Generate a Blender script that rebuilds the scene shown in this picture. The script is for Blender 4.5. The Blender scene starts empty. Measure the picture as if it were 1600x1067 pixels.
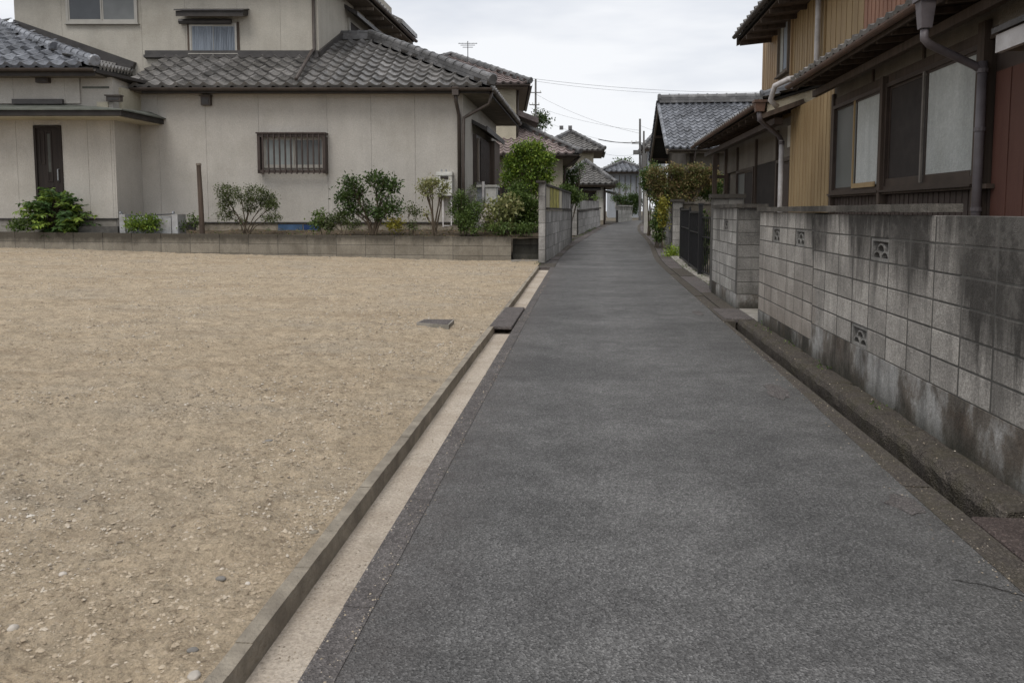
import bpy, bmesh, math, random
import numpy as np
from mathutils import Vector, Matrix, noise as mnoise
from math import radians, sin, cos, tan, pi, sqrt

random.seed(7)
rng = np.random.default_rng(7)
S = bpy.context.scene
COL = S.collection

# ------------------------------------------------------------------ camera, sky, sun, exposure
EYE = 1.6
F = 1210.0
YAW = math.atan(120 / F)
PITCH = radians(4.6)
cam_d = bpy.data.cameras.new("camera")
cam = bpy.data.objects.new("camera", cam_d)
COL.objects.link(cam)
cam.location = (0, 0, EYE)
cam.rotation_euler = (pi / 2 - PITCH, 0, YAW)
cam_d.sensor_width = 36.0
cam_d.lens = 36.0 * F / 1600.0
cam_d.shift_y = -(533.5 - (330 + F * tan(PITCH))) / 1600.0
cam_d.clip_start = 0.05
cam_d.clip_end = 2000
S.camera = cam

SUN_EL, SUN_AZ = radians(58), radians(200)       # azimuth clockwise from +Y
W = bpy.data.worlds.new("World")
S.world = W
W.use_nodes = True
nt = W.node_tree
for n in list(nt.nodes):
    nt.nodes.remove(n)
wo = nt.nodes.new("ShaderNodeOutputWorld")
bg = nt.nodes.new("ShaderNodeBackground")
sky = nt.nodes.new("ShaderNodeTexSky")
sky.sky_type = 'NISHITA'
sky.sun_disc = False
sky.sun_elevation = SUN_EL
sky.sun_rotation = SUN_AZ
sky.dust_density = 3
tc = nt.nodes.new("ShaderNodeTexCoord")
mp = nt.nodes.new("ShaderNodeMapping")
mp.inputs['Scale'].default_value = (1.0, 1.0, 4.5)
nz = nt.nodes.new("ShaderNodeTexNoise")
nz.inputs['Scale'].default_value = 1.7
nz.inputs['Detail'].default_value = 5
nz.inputs['Roughness'].default_value = 0.55
cr = nt.nodes.new("ShaderNodeValToRGB")
cr.color_ramp.elements[0].position = 0.38
cr.color_ramp.elements[0].color = (5.2, 5.5, 6.1, 1)
cr.color_ramp.elements[1].position = 0.6
cr.color_ramp.elements[1].color = (7.4, 7.5, 7.7, 1)
mx = nt.nodes.new("ShaderNodeMix")
mx.data_type = 'RGBA'
mx.inputs[0].default_value = 0.94
nt.links.new(tc.outputs['Generated'], mp.inputs[0])
nt.links.new(mp.outputs[0], nz.inputs['Vector'])
nt.links.new(nz.outputs[0], cr.inputs[0])
nt.links.new(sky.outputs[0], mx.inputs[6])
nt.links.new(cr.outputs[0], mx.inputs[7])
nt.links.new(mx.outputs[2], bg.inputs[0])
bg.inputs[1].default_value = 0.1
nt.links.new(bg.outputs[0], wo.inputs[0])

sd = bpy.data.lights.new("sun", 'SUN')
sd.energy = 1.5
sd.angle = radians(35)
sd.color = (1.0, 0.97, 0.93)
sun = bpy.data.objects.new("sun", sd)
COL.objects.link(sun)
to_sun = Vector((sin(SUN_AZ) * cos(SUN_EL), cos(SUN_AZ) * cos(SUN_EL), sin(SUN_EL)))
sun.rotation_euler = to_sun.to_track_quat('Z', 'Y').to_euler()

S.view_settings.view_transform = 'Standard'
S.view_settings.look = 'None'
S.view_settings.exposure = 0.40
S.view_settings.gamma = 1.0
S.view_settings.use_curve_mapping = False
S.render.engine = 'CYCLES'
S.cycles.max_bounces = 6

# ------------------------------------------------------------------ survey helpers: photograph position + distance -> metres
R_ = Vector((cos(YAW), sin(YAW), 0))
FH = Vector((-sin(YAW), cos(YAW), 0))
FW = FH * cos(PITCH) - Vector((0, 0, 1)) * sin(PITCH)
UP = FH * sin(PITCH) + Vector((0, 0, 1)) * cos(PITCH)
CY = 330 + F * tan(PITCH)

def ray(px, py):
    return R_ * ((px - 800) / F) + UP * (-(py - CY) / F) + FW

def at(px, py, v):
    "point seen at px,py at horizontal distance v ahead"
    d = ray(px, py)
    return Vector((0, 0, EYE)) + d * (v / d.dot(FH))

def atx(px, py, X):
    d = ray(px, py)
    return Vector((0, 0, EYE)) + d * (X / d.x)

def aty(px, py, Y):
    d = ray(px, py)
    return Vector((0, 0, EYE)) + d * (Y / d.y)

def atz(px, py, z=0.0):
    d = ray(px, py)
    return Vector((0, 0, EYE)) + d * ((z - EYE) / d.z)

# ------------------------------------------------------------------ mesh helpers
def ident(a, b, c):
    return Vector((a, b, c))

class MB:
    def __init__(s, f=ident):
        s.v = []; s.f = []; s.map = f
    def quad(s, *p):
        i = len(s.v)
        s.v += [tuple(x) for x in p]
        s.f.append(tuple(range(i, i + len(p))))
    def box(s, a0, a1, b0, b1, c0, c1, m=None):
        m = m or s.map
        i = len(s.v)
        for c in (c0, c1):
            for b in (b0, b1):
                for a in (a0, a1):
                    s.v.append(tuple(m(a, b, c)))
        for q in ((0, 2, 3, 1), (4, 5, 7, 6), (0, 1, 5, 4), (2, 6, 7, 3), (0, 4, 6, 2), (1, 3, 7, 5)):
            s.f.append(tuple(i + k for k in q))
        return s
    def hexa(s, p):
        "8 world corners, bottom 4 (ring) then top 4 (ring)"
        i = len(s.v)
        s.v += [tuple(x) for x in p]
        for q in ((3, 2, 1, 0), (4, 5, 6, 7), (0, 1, 5, 4), (1, 2, 6, 5), (2, 3, 7, 6), (3, 0, 4, 7)):
            s.f.append(tuple(i + k for k in q))
        return s
    def slab(s, pts, t):
        "polygon of world points thickened downward by t"
        i = len(s.v); n = len(pts)
        s.v += [tuple(x) for x in pts] + [(x[0], x[1], x[2] - t) for x in pts]
        s.f.append(tuple(range(i, i + n)))
        s.f.append(tuple(range(i + 2 * n - 1, i + n - 1, -1)))
        for k in range(n):
            l = (k + 1) % n
            s.f.append((i + k, i + n + k, i + n + l, i + l))
        return s
    def tube(s, pts, r, n=8, cap=True):
        pts = [Vector(p) for p in pts]
        rs = r if isinstance(r, (list, tuple)) else [r] * len(pts)
        i = len(s.v)
        prev = None
        for k, p in enumerate(pts):
            if k == 0: d = pts[1] - p
            elif k == len(pts) - 1: d = p - pts[k - 1]
            else: d = (pts[k + 1] - p).normalized() + (p - pts[k - 1]).normalized()
            d.normalize()
            if prev is None:
                a = Vector((0, 0, 1)).cross(d)
                if a.length < 0.1: a = Vector((1, 0, 0)).cross(d)
            else:
                a = prev - d * prev.dot(d)
            a.normalize(); prev = a
            b = d.cross(a)
            for j in range(n):
                t = 2 * pi * j / n
                s.v.append(tuple(p + (a * cos(t) + b * sin(t)) * rs[k]))
        for k in range(len(pts) - 1):
            for j in range(n):
                q = (j + 1) % n
                s.f.append((i + k * n + j, i + k * n + q, i + (k + 1) * n + q, i + (k + 1) * n + j))
        if cap:
            s.f.append(tuple(i + j for j in range(n - 1, -1, -1)))
            e = i + (len(pts) - 1) * n
            s.f.append(tuple(e + j for j in range(n)))
        return s
    def bar(s, p0, p1, w, h, upv=(0, 0, 1), dz=0):
        "rectangular bar along p0-p1, width w horizontally, height h upward from the line"
        p0 = Vector(p0); p1 = Vector(p1)
        d = (p1 - p0).normalized(); u = Vector(upv)
        side = d.cross(u).normalized() * (w / 2)
        u = side.cross(d).normalized()
        a = u * dz; b = u * (dz + h)
        s.hexa([p0 - side + a, p0 + side + a, p1 + side + a, p1 - side + a,
                p0 - side + b, p0 + side + b, p1 + side + b, p1 - side + b])
        return s
    def mesh(s, name, mat, o=Vector((0, 0, 0)), smooth=False, recalc=True):
        me = bpy.data.meshes.new(name)
        me.from_pydata([(x - o[0], y - o[1], z - o[2]) for x, y, z in s.v], [], s.f)
        if recalc:
            bm = bmesh.new(); bm.from_mesh(me)
            bmesh.ops.recalc_face_normals(bm, faces=bm.faces)
            bm.to_mesh(me); bm.free()
        me.materials.append(mat)
        if smooth:
            me.polygons.foreach_set('use_smooth', [True] * len(me.polygons))
        return me
    def build(s, name, mat, parent=None, smooth=False, recalc=True):
        xs = list(zip(*s.v))
        o = Vector([(min(c) + max(c)) / 2 for c in xs]); o.z = min(xs[2])
        return put(name, s.mesh(name, mat, o, smooth, recalc), o, parent)

WLOC = {}
def put(name, me, loc, parent=None, rot=None):
    ob = bpy.data.objects.new(name, me)
    COL.objects.link(ob)
    WLOC[ob.name] = Vector(loc)
    if parent is not None:
        ob.parent = parent
        ob.location = Vector(loc) - WLOC[parent.name]
    else:
        ob.location = loc
    if rot is not None:
        ob.rotation_euler = rot
    return ob

def tag(o, label=None, cat=None, group=None, kind=None):
    if label: o['label'] = label
    if cat: o['category'] = cat
    if group: o['group'] = group
    if kind: o['kind'] = kind
    return o

def thing(name, label, cat, loc, group=None):
    return tag(put(name, None, Vector(loc)), label, cat, group)

def bevel_box_mesh(name, w, d, h, mat, bv=0.008, jitter=0.0):
    "box centred on x and y, base at z=0, all edges chamfered"
    bm = bmesh.new()
    bmesh.ops.create_cube(bm, size=1)
    for v in bm.verts:
        v.co.x *= w; v.co.y *= d; v.co.z = (v.co.z + 0.5) * h
    bmesh.ops.bevel(bm, geom=list(bm.edges), offset=bv, segments=1, affect='EDGES')
    if jitter:
        for v in bm.verts:
            v.co += Vector([random.uniform(-jitter, jitter) for _ in range(3)])
    me = bpy.data.meshes.new(name); bm.to_mesh(me); bm.free()
    me.materials.append(mat)
    return me

# ------------------------------------------------------------------ materials
class NT:
    def __init__(s, name, rough=0.8, spec=0.3, metal=0.0):
        s.m = bpy.data.materials.new(name); s.m.use_nodes = True
        s.t = s.m.node_tree
        s.b = s.t.nodes['Principled BSDF']
        s.b.inputs['Roughness'].default_value = rough
        s.b.inputs['Specular IOR Level'].default_value = spec
        s.b.inputs['Metallic'].default_value = metal
        s._pos = None
    def n(s, k, **kw):
        x = s.t.nodes.new('ShaderNode' + k)
        for a, b in kw.items(): setattr(x, a, b)
        return x
    def l(s, a, b): s.t.links.new(a, b)
    def pos(s, sc=(1, 1, 1), rot=0):
        if s._pos is None:
            s._pos = s.n('NewGeometry').outputs['Position']
        m = s.n('Mapping'); m.inputs['Scale'].default_value = sc
        m.inputs['Rotation'].default_value = (0, 0, rot)
        s.l(s._pos, m.inputs[0]); return m.outputs[0]
    def noise(s, scale, detail=3, rough=0.55, sc=(1, 1, 1), rot=0, dist=0):
        x = s.n('TexNoise'); s.l(s.pos(sc, rot), x.inputs['Vector'])
        x.inputs['Scale'].default_value = scale; x.inputs['Detail'].default_value = detail
        x.inputs['Roughness'].default_value = rough; x.inputs['Distortion'].default_value = dist
        return x.outputs[0]
    def vor(s, scale, sc=(1, 1, 1), out='Color', rnd=1.0):
        x = s.n('TexVoronoi'); s.l(s.pos(sc), x.inputs['Vector'])
        x.inputs['Scale'].default_value = scale; x.inputs['Randomness'].default_value = rnd
        return x.outputs[out]
    def ramp(s, fac, *stops):
        r = s.n('ValToRGB'); e = r.color_ramp.elements
        for i, (p, c) in enumerate(stops):
            if not isinstance(c, tuple): c = (c, c, c)
            x = e[i] if i < 2 else e.new(p)
            x.position = p; x.color = (*c[:3], 1)
        s.l(fac, r.inputs[0]); return r.outputs[0]
    def mix(s, fac, a, b, mode='MIX'):
        x = s.n('Mix', data_type='RGBA', blend_type=mode)
        for i, v in ((0, fac), (6, a), (7, b)):
            if isinstance(v, (int, float)): 
                x.inputs[i].default_value = v if i == 0 else (v, v, v, 1)
            elif isinstance(v, tuple): x.inputs[i].default_value = (*v[:3], 1)
            else: s.l(v, x.inputs[i])
        return x.outputs[2]
    def math(s, op, a, b=0.0, clamp=False):
        x = s.n('Math', operation=op); x.use_clamp = clamp
        for i, v in ((0, a), (1, b)):
            if isinstance(v, (int, float)): x.inputs[i].default_value = v
            else: s.l(v, x.inputs[i])
        return x.outputs[0]
    def axis(s, k):
        if s._pos is None: s._pos = s.n('NewGeometry').outputs['Position']
        x = s.n('SeparateXYZ'); s.l(s._pos, x.inputs[0]); return x.outputs[k]
    def rnge(s, v, a, b, c=0.0, d=1.0):
        x = s.n('MapRange'); s.l(v, x.inputs[0])
        for i, q in enumerate((a, b, c, d)): x.inputs[i + 1].default_value = q
        return x.outputs[0]
    def rand(s): return s.n('ObjectInfo').outputs['Random']
    def color(s, c):
        if isinstance(c, tuple): s.b.inputs['Base Color'].default_value = (*c[:3], 1)
        else: s.l(c, s.b.inputs['Base Color'])
        return s
    def rough(s, c): s.l(c, s.b.inputs['Roughness']); return s
    def bump(s, h, dist=0.01, strength=1.0):
        x = s.n('Bump'); x.inputs['Distance'].default_value = dist; x.inputs['Strength'].default_value = strength
        s.l(h, x.inputs['Height']); s.l(x.outputs[0], s.b.inputs['Normal']); return s

def simple(name, c, rough=0.7, var=0.25, scale=6, sc=(1, 1, 1), bump=0.004, bs=40, metal=0, spec=0.3, grime=None):
    t = NT(name, rough, spec, metal)
    lo = tuple(x * (1 - var) for x in c); hi = tuple(min(1, x * (1 + var)) for x in c)
    base = t.ramp(t.noise(scale, 5, 0.6, sc), (0.3, lo), (0.7, hi))
    rv = t.rnge(t.rand(), 0, 1, 1 - var * 0.5, 1 + var * 0.5)
    base = t.mix(1.0, base, rv, 'MULTIPLY')
    if grime:
        base = t.mix(t.math('MULTIPLY', t.ramp(t.noise(2.2, 5, 0.65), (0.45, 0.0), (0.7, 1.0)), 0.7), base, grime)
    t.color(base)
    if bump: t.bump(t.noise(bs, 3), bump)
    return t.m

def m_stucco(name, c, c2, streak=0.5):
    t = NT(name, 0.93, 0.15)
    base = t.ramp(t.noise(0.9, 5, 0.6), (0.3, c), (0.72, c2))
    fine = t.ramp(t.noise(28, 3, 0.7), (0.3, 0.86), (0.7, 1.08))
    base = t.mix(1.0, base, fine, 'MULTIPLY')
    st = t.ramp(t.noise(1.6, 6, 0.65, (1, 1, 0.13)), (0.42, 0.0), (0.78, streak))
    base = t.mix(st, base, tuple(x * 0.42 for x in c))
    # splash dirt low on the walls and rain-washed grime in blotches
    bl = t.ramp(t.noise(0.5, 6, 0.7), (0.5, 0.0), (0.8, 0.45))
    base = t.mix(bl, base, (c[0] * 0.62, c[1] * 0.6, c[2] * 0.54))
    t.color(base)
    h = t.math('ADD', t.noise(22, 4, 0.7), t.math('MULTIPLY', t.noise(70, 2), 0.5))
    t.bump(h, 0.02, 0.7)
    return t.m

def m_blocks(name, c, dark=0.5, top=1.62, ynear=None, warm=None, moss=0.5):
    "weathered concrete block: per block tint, black rain streaks, moss near the foot"
    t = NT(name, 0.93, 0.15)
    base = t.ramp(t.noise(2.6, 5, 0.65), (0.28, tuple(x * 0.72 for x in c)), (0.72, tuple(x * 1.22 for x in c)))
    rv = t.rnge(t.rand(), 0, 1, 0.78, 1.2)
    base = t.mix(1.0, base, rv, 'MULTIPLY')
    sp = t.ramp(t.noise(75, 3, 0.75), (0.32, 0.66), (0.66, 1.24))
    base = t.mix(1.0, base, sp, 'MULTIPLY')
    gr = t.ramp(t.vor(60), (0.1, 0.8), (0.9, 1.16))
    base = t.mix(0.8, base, gr, 'MULTIPLY')
    st = t.noise(1.5, 7, 0.7, (1, 1, 0.16), dist=0.4)
    zf = t.rnge(t.axis(2), top - 1.2, top, -0.2, 0.19)
    s2 = t.math('ADD', st, zf)
    if ynear:
        s2 = t.math('ADD', s2, t.math('MULTIPLY', t.rnge(t.axis(1), ynear[0], ynear[1] + 0.6, 0.15, -0.07), 1.0))
    d = t.ramp(s2, (0.5, 0.0), (0.66, dark))
    base = t.mix(d, base, (0.032, 0.029, 0.026))
    pat = t.ramp(t.noise(4.0, 6, 0.75), (0.5, 0.0), (0.62, 0.45))
    base = t.mix(t.math('MULTIPLY', pat, d), base, tuple(x * 0.55 for x in c))
    st2 = t.ramp(t.noise(5.5, 6, 0.7, (1, 1, 0.12)), (0.46, 0.0), (0.72, 0.6))
    base = t.mix(st2, base, tuple(x * 0.33 for x in c))
    ft = t.math('MULTIPLY', t.rnge(t.axis(2), 0.0, 0.45, moss, 0.0), t.ramp(t.noise(7, 5, 0.7), (0.35, 0.0), (0.6, 1.0)))
    base = t.mix(ft, base, (0.05, 0.05, 0.03))
    if warm:
        base = t.mix(t.math('MULTIPLY', t.rnge(t.axis(2), 0.1, 1.1, 0.55, 0.0), t.rnge(t.axis(1), warm, warm + .1, 0, 1)), base, (0.26, 0.21, 0.17))
    t.color(base)
    h = t.math('ADD', t.noise(60, 4, 0.8), t.math('MULTIPLY', t.noise(9, 3), 0.6))
    t.bump(h, 0.013, 0.75)
    return t.m

def m_tile(name, c1, c2, rough=0.38):
    t = NT(name, rough, 0.5)
    rc = t.ramp(t.rand(), (0.0, c1), (1.0, c2))
    ns = t.ramp(t.noise(1.6, 6, 0.7), (0.3, 0.62), (0.7, 1.3))
    base = t.mix(1.0, rc, ns, 'MULTIPLY')
    cell = t.ramp(t.vor(2.4), (0.1, 0.72), (0.9, 1.28))
    base = t.mix(1.0, base, cell, 'MULTIPLY')
    dirt = t.ramp(t.noise(9, 5, 0.7), (0.52, 0.0), (0.72, 0.7))
    base = t.mix(dirt, base, (0.05, 0.047, 0.04))
    t.color(base)
    t.rough(t.ramp(t.noise(5, 4), (0.3, rough - 0.08), (0.7, rough + 0.25)))
    t.bump(t.noise(30, 3), 0.004)
    return t.m

def m_leaf(name, *cols, rough=0.5):
    t = NT(name, rough, 0.35)
    at_ = t.n('Attribute'); at_.attribute_name = 'tint'
    n = len(cols)
    base = t.ramp(at_.outputs['Fac'], *[(i / max(1, n - 1), c) for i, c in enumerate(cols)])
    t.color(base)
    tr = t.n('BsdfTranslucent'); t.l(base, tr.inputs[0])
    ms = t.n('MixShader'); ms.inputs[0].default_value = 0.28
    t.l(t.b.outputs[0], ms.inputs[1]); t.l(tr.outputs[0], ms.inputs[2])
    t.l(ms.outputs[0], t.t.nodes['Material Output'].inputs[0])
    return t.m

def m_asphalt():
    t = NT('asphalt', 0.82, 0.35)
    base = t.ramp(t.noise(0.7, 6, 0.65), (0.36, (0.105, 0.102, 0.099)), (0.64, (0.150, 0.146, 0.141)))
    base = t.mix(1.0, base, t.ramp(t.noise(1.0, 4, 0.6, (0.3, 1.1, 1)), (0.38, 0.88), (0.6, 1.09)), 'MULTIPLY')
    tr = t.math('SINE', t.math('MULTIPLY', t.axis(0), 3.9))
    base = t.mix(1.0, base, t.rnge(tr, -1, 1, 0.93, 1.07), 'MULTIPLY')
    pt = t.ramp(t.noise(3.5, 5, 0.65), (0.35, 0.82), (0.7, 1.15))
    base = t.mix(1.0, base, pt, 'MULTIPLY')
    agg = t.ramp(t.vor(105), (0.05, 0.42), (0.6, 1.0), (0.95, 1.8))
    base = t.mix(0.85, base, agg, 'MULTIPLY')
    ag2 = t.ramp(t.noise(120, 3, 0.85), (0.33, 0.45), (0.66, 1.5))
    base = t.mix(0.8, base, ag2, 'MULTIPLY')
    sp = t.ramp(t.noise(62, 3, 0.7), (0.66, 0.0), (0.74, 0.6))
    base = t.mix(sp, base, (0.36, 0.35, 0.33))
    # faint wheel polish along the lane and a brownish worn margin at the edges
    ed = t.math('MULTIPLY', t.rnge(t.axis(0), -0.45, -0.86, 0, 0.55), t.ramp(t.noise(5, 5, 0.7), (0.3, 0.2), (0.7, 1.0)))
    base = t.mix(ed, base, (0.085, 0.072, 0.066))
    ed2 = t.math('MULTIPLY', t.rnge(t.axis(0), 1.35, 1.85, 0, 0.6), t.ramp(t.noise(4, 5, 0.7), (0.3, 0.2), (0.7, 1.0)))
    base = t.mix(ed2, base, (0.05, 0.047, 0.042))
    t.color(base)
    h = t.math('ADD', t.vor(105, out='Distance'), t.noise(60, 3, 0.7))
    t.bump(h, 0.009, 1.0)
    return t.m

def m_edge(name, c, c2, moss=0.0):
    t = NT(name, 0.9, 0.2)
    base = t.ramp(t.noise(4, 6, 0.7), (0.3, c), (0.7, c2))
    g = t.ramp(t.vor(95), (0.05, 0.5), (0.6, 1.0), (0.97, 2.0))
    base = t.mix(0.7, base, g, 'MULTIPLY')
    g2 = t.ramp(t.noise(110, 3, 0.7), (0.64, 0.0), (0.73, 0.6))
    base = t.mix(g2, base, (0.38, 0.36, 0.33))
    if moss:
        base = t.mix(t.ramp(t.noise(4, 6, 0.75), (0.45, 0.0), (0.66, moss)), base, (0.048, 0.042, 0.018))
    t.color(base)
    t.bump(t.math('ADD', t.noise(45, 4, 0.75), t.vor(95, out='Distance')), 0.012, 0.9)
    return t.m

def m_sand():
    t = NT('sand', 0.95, 0.12)
    base = t.ramp(t.noise(0.45, 6, 0.62, (1, 1.4, 1)), (0.3, (0.415, 0.325, 0.222)), (0.5, (0.50, 0.402, 0.283)), (0.72, (0.445, 0.37, 0.275)))
    m2 = t.ramp(t.noise(4.5, 7, 0.8), (0.33, 0.7), (0.6, 1.1))
    base = t.mix(1.0, base, m2, 'MULTIPLY')
    m3 = t.ramp(t.noise(80, 3, 0.7), (0.3, 0.74), (0.68, 1.18))
    base = t.mix(1.0, base, m3, 'MULTIPLY')
    # scattered crumbs: darker and paler grains of several sizes
    for sc, lo, hi in ((22, 0.045, 0.11), (48, 0.07, 0.16), (110, 0.1, 0.2)):
        x = t.n('TexVoronoi'); x.inputs['Scale'].default_value = sc; t.l(t.pos(), x.inputs['Vector'])
        m = t.ramp(x.outputs['Distance'], (lo, 1.0), (hi * 1.9, 0.0))
        pick = t.ramp(x.outputs['Color'], (0.0, (0.10, 0.08, 0.06)), (0.35, (0.22, 0.18, 0.13)), (0.6, (0.42, 0.36, 0.28)), (1.0, (0.62, 0.58, 0.52)))
        dens = t.ramp(t.noise(1.3 + sc * .02, 5, 0.7), (0.42, 0.12), (0.62, 0.95))
        base = t.mix(t.math('MULTIPLY', m, dens), base, pick)
    clod_shade = t.ramp(t.noise(11, 7, 0.85, (1, 1.7, 1)), (0.53, 0.0), (0.64, 0.8))  # shadows of clods and hollows, painted into the sand colour as dark flecks
    base = t.mix(clod_shade, base, (0.17, 0.128, 0.088))
    rut = t.ramp(t.noise(0.9, 6, 0.7, (0.5, 2.2, 1), 0.25), (0.54, 0.0), (0.7, 0.6))
    base = t.mix(rut, base, (0.27, 0.205, 0.14))
    gy = t.ramp(t.noise(0.6, 5, 0.7, (0.8, 1.6, 1)), (0.55, 0.0), (0.7, 0.45))
    base = t.mix(gy, base, (0.34, 0.305, 0.255))
    t.color(base)
    h = t.math('ADD', t.noise(8, 7, 0.82), t.math('MULTIPLY', t.vor(30, out='Distance'), 0.35))
    t.bump(h, 0.06, 0.9)
    return t.m

def m_channel():
    t = NT('channel_sediment', 0.95, 0.12)
    base = t.ramp(t.noise(1.5, 6, 0.65), (0.35, (0.38, 0.32, 0.255)), (0.65, (0.50, 0.435, 0.36)))
    base = t.mix(1.0, base, t.ramp(t.noise(70, 3, 0.8), (0.32, 0.72), (0.66, 1.2)), 'MULTIPLY')
    base = t.mix(t.ramp(t.noise(34, 3, 0.7), (0.62, 0.0), (0.72, 0.6)), base, (0.16, 0.13, 0.10))
    base = t.mix(t.ramp(t.noise(3.5, 6, 0.75), (0.55, 0.0), (0.7, 0.5)), base, (0.22, 0.185, 0.14))
    t.color(base); t.bump(t.noise(50, 4, 0.8), 0.012, 0.8)
    return t.m

def m_wood(name, c, var=0.35, rough=0.75, sc=(14, 14, 0.6), grime=(0.02, 0.018, 0.015)):
    t = NT(name, rough, 0.25)
    base = t.ramp(t.noise(1.0, 5, 0.65, sc), (0.3, tuple(x * (1 - var) for x in c)), (0.7, tuple(x * (1 + var) for x in c)))
    base = t.mix(1.0, base, t.rnge(t.rand(), 0, 1, 0.82, 1.18), 'MULTIPLY')
    base = t.mix(t.ramp(t.noise(1.7, 6, 0.7, (1, 1, 0.35)), (0.5, 0.0), (0.8, 0.6)), base, grime)
    t.color(base)
    t.bump(t.noise(4, 4, 0.6, sc), 0.003)
    return t.m

def m_siding(name, c, c2, rust):
    t = NT(name, 0.6, 0.3)
    base = t.ramp(t.noise(0.8, 5, 0.6), (0.3, c), (0.7, c2))
    base = t.mix(1.0, base, t.rnge(t.rand(), 0, 1, 0.93, 1.06), 'MULTIPLY')
    st = t.ramp(t.noise(3, 6, 0.7, (1, 1, 0.1)), (0.45, 0.0), (0.8, 0.6))
    base = t.mix(st, base, rust)
    base = t.mix(t.ramp(t.noise(40, 4, 0.7), (0.5, 0.0), (0.8, 0.25)), base, (0.05, 0.04, 0.03))
    t.color(base)
    t.bump(t.noise(30, 3), 0.002)
    return t.m

def m_glass(name, c, rough=0.12):
    t = NT(name, rough, 0.6)
    t.color(t.ramp(t.noise(1.3, 3), (0.3, tuple(x * 0.8 for x in c)), (0.7, tuple(x * 1.2 for x in c))))
    return t.m

M = {}
M['asphalt'] = m_asphalt()
M['sand'] = m_sand()
M['strip'] = m_edge('worn_concrete', (0.095, 0.085, 0.081), (0.15, 0.137, 0.13))
M['strip_moss'] = m_edge('mossy_concrete', (0.068, 0.058, 0.05), (0.12, 0.105, 0.09), 0.5)
M['kerb'] = simple('kerb_concrete', (0.27, 0.235, 0.185), 0.92, 0.3, 7, bump=0.012, bs=45, grime=(0.13, 0.11, 0.085))
M['channel'] = m_channel()
M['slab'] = m_edge('reddish_slab', (0.10, 0.088, 0.083), (0.15, 0.132, 0.125))
M['slab_red'] = m_edge('red_brown_slab', (0.068, 0.052, 0.047), (0.10, 0.078, 0.07))
M['pale_slab'] = simple('pale_concrete', (0.27, 0.25, 0.22), 0.92, 0.25, 4, bump=0.006, grime=(0.12, 0.11, 0.08))
M['ground'] = simple('earth', (0.13, 0.11, 0.08), 0.95, 0.35, 3, bump=0.03, bs=14)
M['soil'] = simple('garden_soil', (0.10, 0.075, 0.05), 0.95, 0.4, 5, bump=0.05, bs=12, grime=(0.16, 0.13, 0.09))
M['block'] = m_blocks('block_grey', (0.40, 0.372, 0.335), 0.9, 1.62, (5.0, 8.0), warm=8.5)
M['block2'] = m_blocks('block_grey_light', (0.34, 0.325, 0.30), 0.6, 1.9, moss=0.6)
M['block3'] = m_blocks('block_side_wall', (0.34, 0.325, 0.305), 0.72, 2.6, moss=0.4)
def m_low():
    t = NT('block_low_wall', 0.93, 0.15)
    base = t.ramp(t.noise(1.6, 6, 0.7), (0.3, (0.17, 0.15, 0.12)), (0.7, (0.27, 0.245, 0.20)))
    base = t.mix(1.0, base, t.rnge(t.rand(), 0, 1, 0.85, 1.15), 'MULTIPLY')
    zz = t.math('ADD', t.rnge(t.axis(2), 0.42, 0.82, 0, 0.55), t.math('MULTIPLY', t.noise(2.2, 7, 0.7, (1, 1, 0.5)), 0.75))
    base = t.mix(t.ramp(zz, (0.55, 0.0), (0.85, 0.85)), base, (0.055, 0.048, 0.038))
    st = t.ramp(t.noise(2.4, 6, 0.7, (1, 1, 0.15)), (0.52, 0.0), (0.75, 0.5))
    base = t.mix(st, base, (0.07, 0.062, 0.05))
    base = t.mix(1.0, base, t.ramp(t.noise(30, 4, 0.7), (0.3, 0.82), (0.7, 1.15)), 'MULTIPLY')
    t.color(base); t.bump(t.noise(25, 4, 0.7), 0.02, 0.7)
    return t.m
M['lowblock'] = m_low()
M['blackwall'] = m_blocks('black_stained_concrete', (0.07, 0.068, 0.06), 0.9, 1.6, moss=0.5)
M['mortar'] = simple('mortar', (0.085, 0.08, 0.072), 0.95, 0.3, 8)
def m_plinth():
    t = NT('plinth_concrete', 0.93, 0.15)
    base = t.ramp(t.noise(1.1, 7, 0.68, (1, 1, 0.6)), (0.42, (0.065, 0.057, 0.048)), (0.5, (0.15, 0.132, 0.112)), (0.57, (0.36, 0.35, 0.33)))
    base = t.mix(t.ramp(t.noise(2.6, 6, 0.7), (0.5, 0.0), (0.7, 0.55)), base, (0.12, 0.085, 0.06))
    st = t.ramp(t.noise(3.5, 7, 0.72, (1, 1, 0.22)), (0.46, 0.0), (0.7, 0.75))
    base = t.mix(st, base, (0.035, 0.034, 0.032))
    base = t.mix(t.math('MULTIPLY', t.rnge(t.axis(2), 0.0, 0.2, 0.85, 0.0), 0.9), base, (0.035, 0.034, 0.025))
    base = t.mix(1.0, base, t.ramp(t.noise(60, 4, 0.75), (0.3, 0.75), (0.7, 1.2)), 'MULTIPLY')
    t.color(base); t.bump(t.math('ADD', t.noise(6, 5, 0.7), t.noise(60, 3, 0.7)), 0.012, 0.7)
    return t.m
M['plinth'] = m_plinth()
M['block_dark'] = m_blocks('block_dark_stained', (0.19, 0.18, 0.165), 0.8, 1.9, moss=0.6)
M['coping'] = m_blocks('coping_concrete', (0.12, 0.108, 0.093), 0.7, 2.1, moss=0.0)
M['rough'] = m_edge('rough_kerb_stone', (0.065, 0.055, 0.046), (0.115, 0.10, 0.085), 0.6)
M['stucco'] = m_stucco('grey_beige_stucco', (0.43, 0.402, 0.36), (0.50, 0.47, 0.423), 0.2)
M['stucco_up'] = m_stucco('upper_stucco', (0.41, 0.38, 0.325), (0.49, 0.458, 0.395), 0.3)
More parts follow.
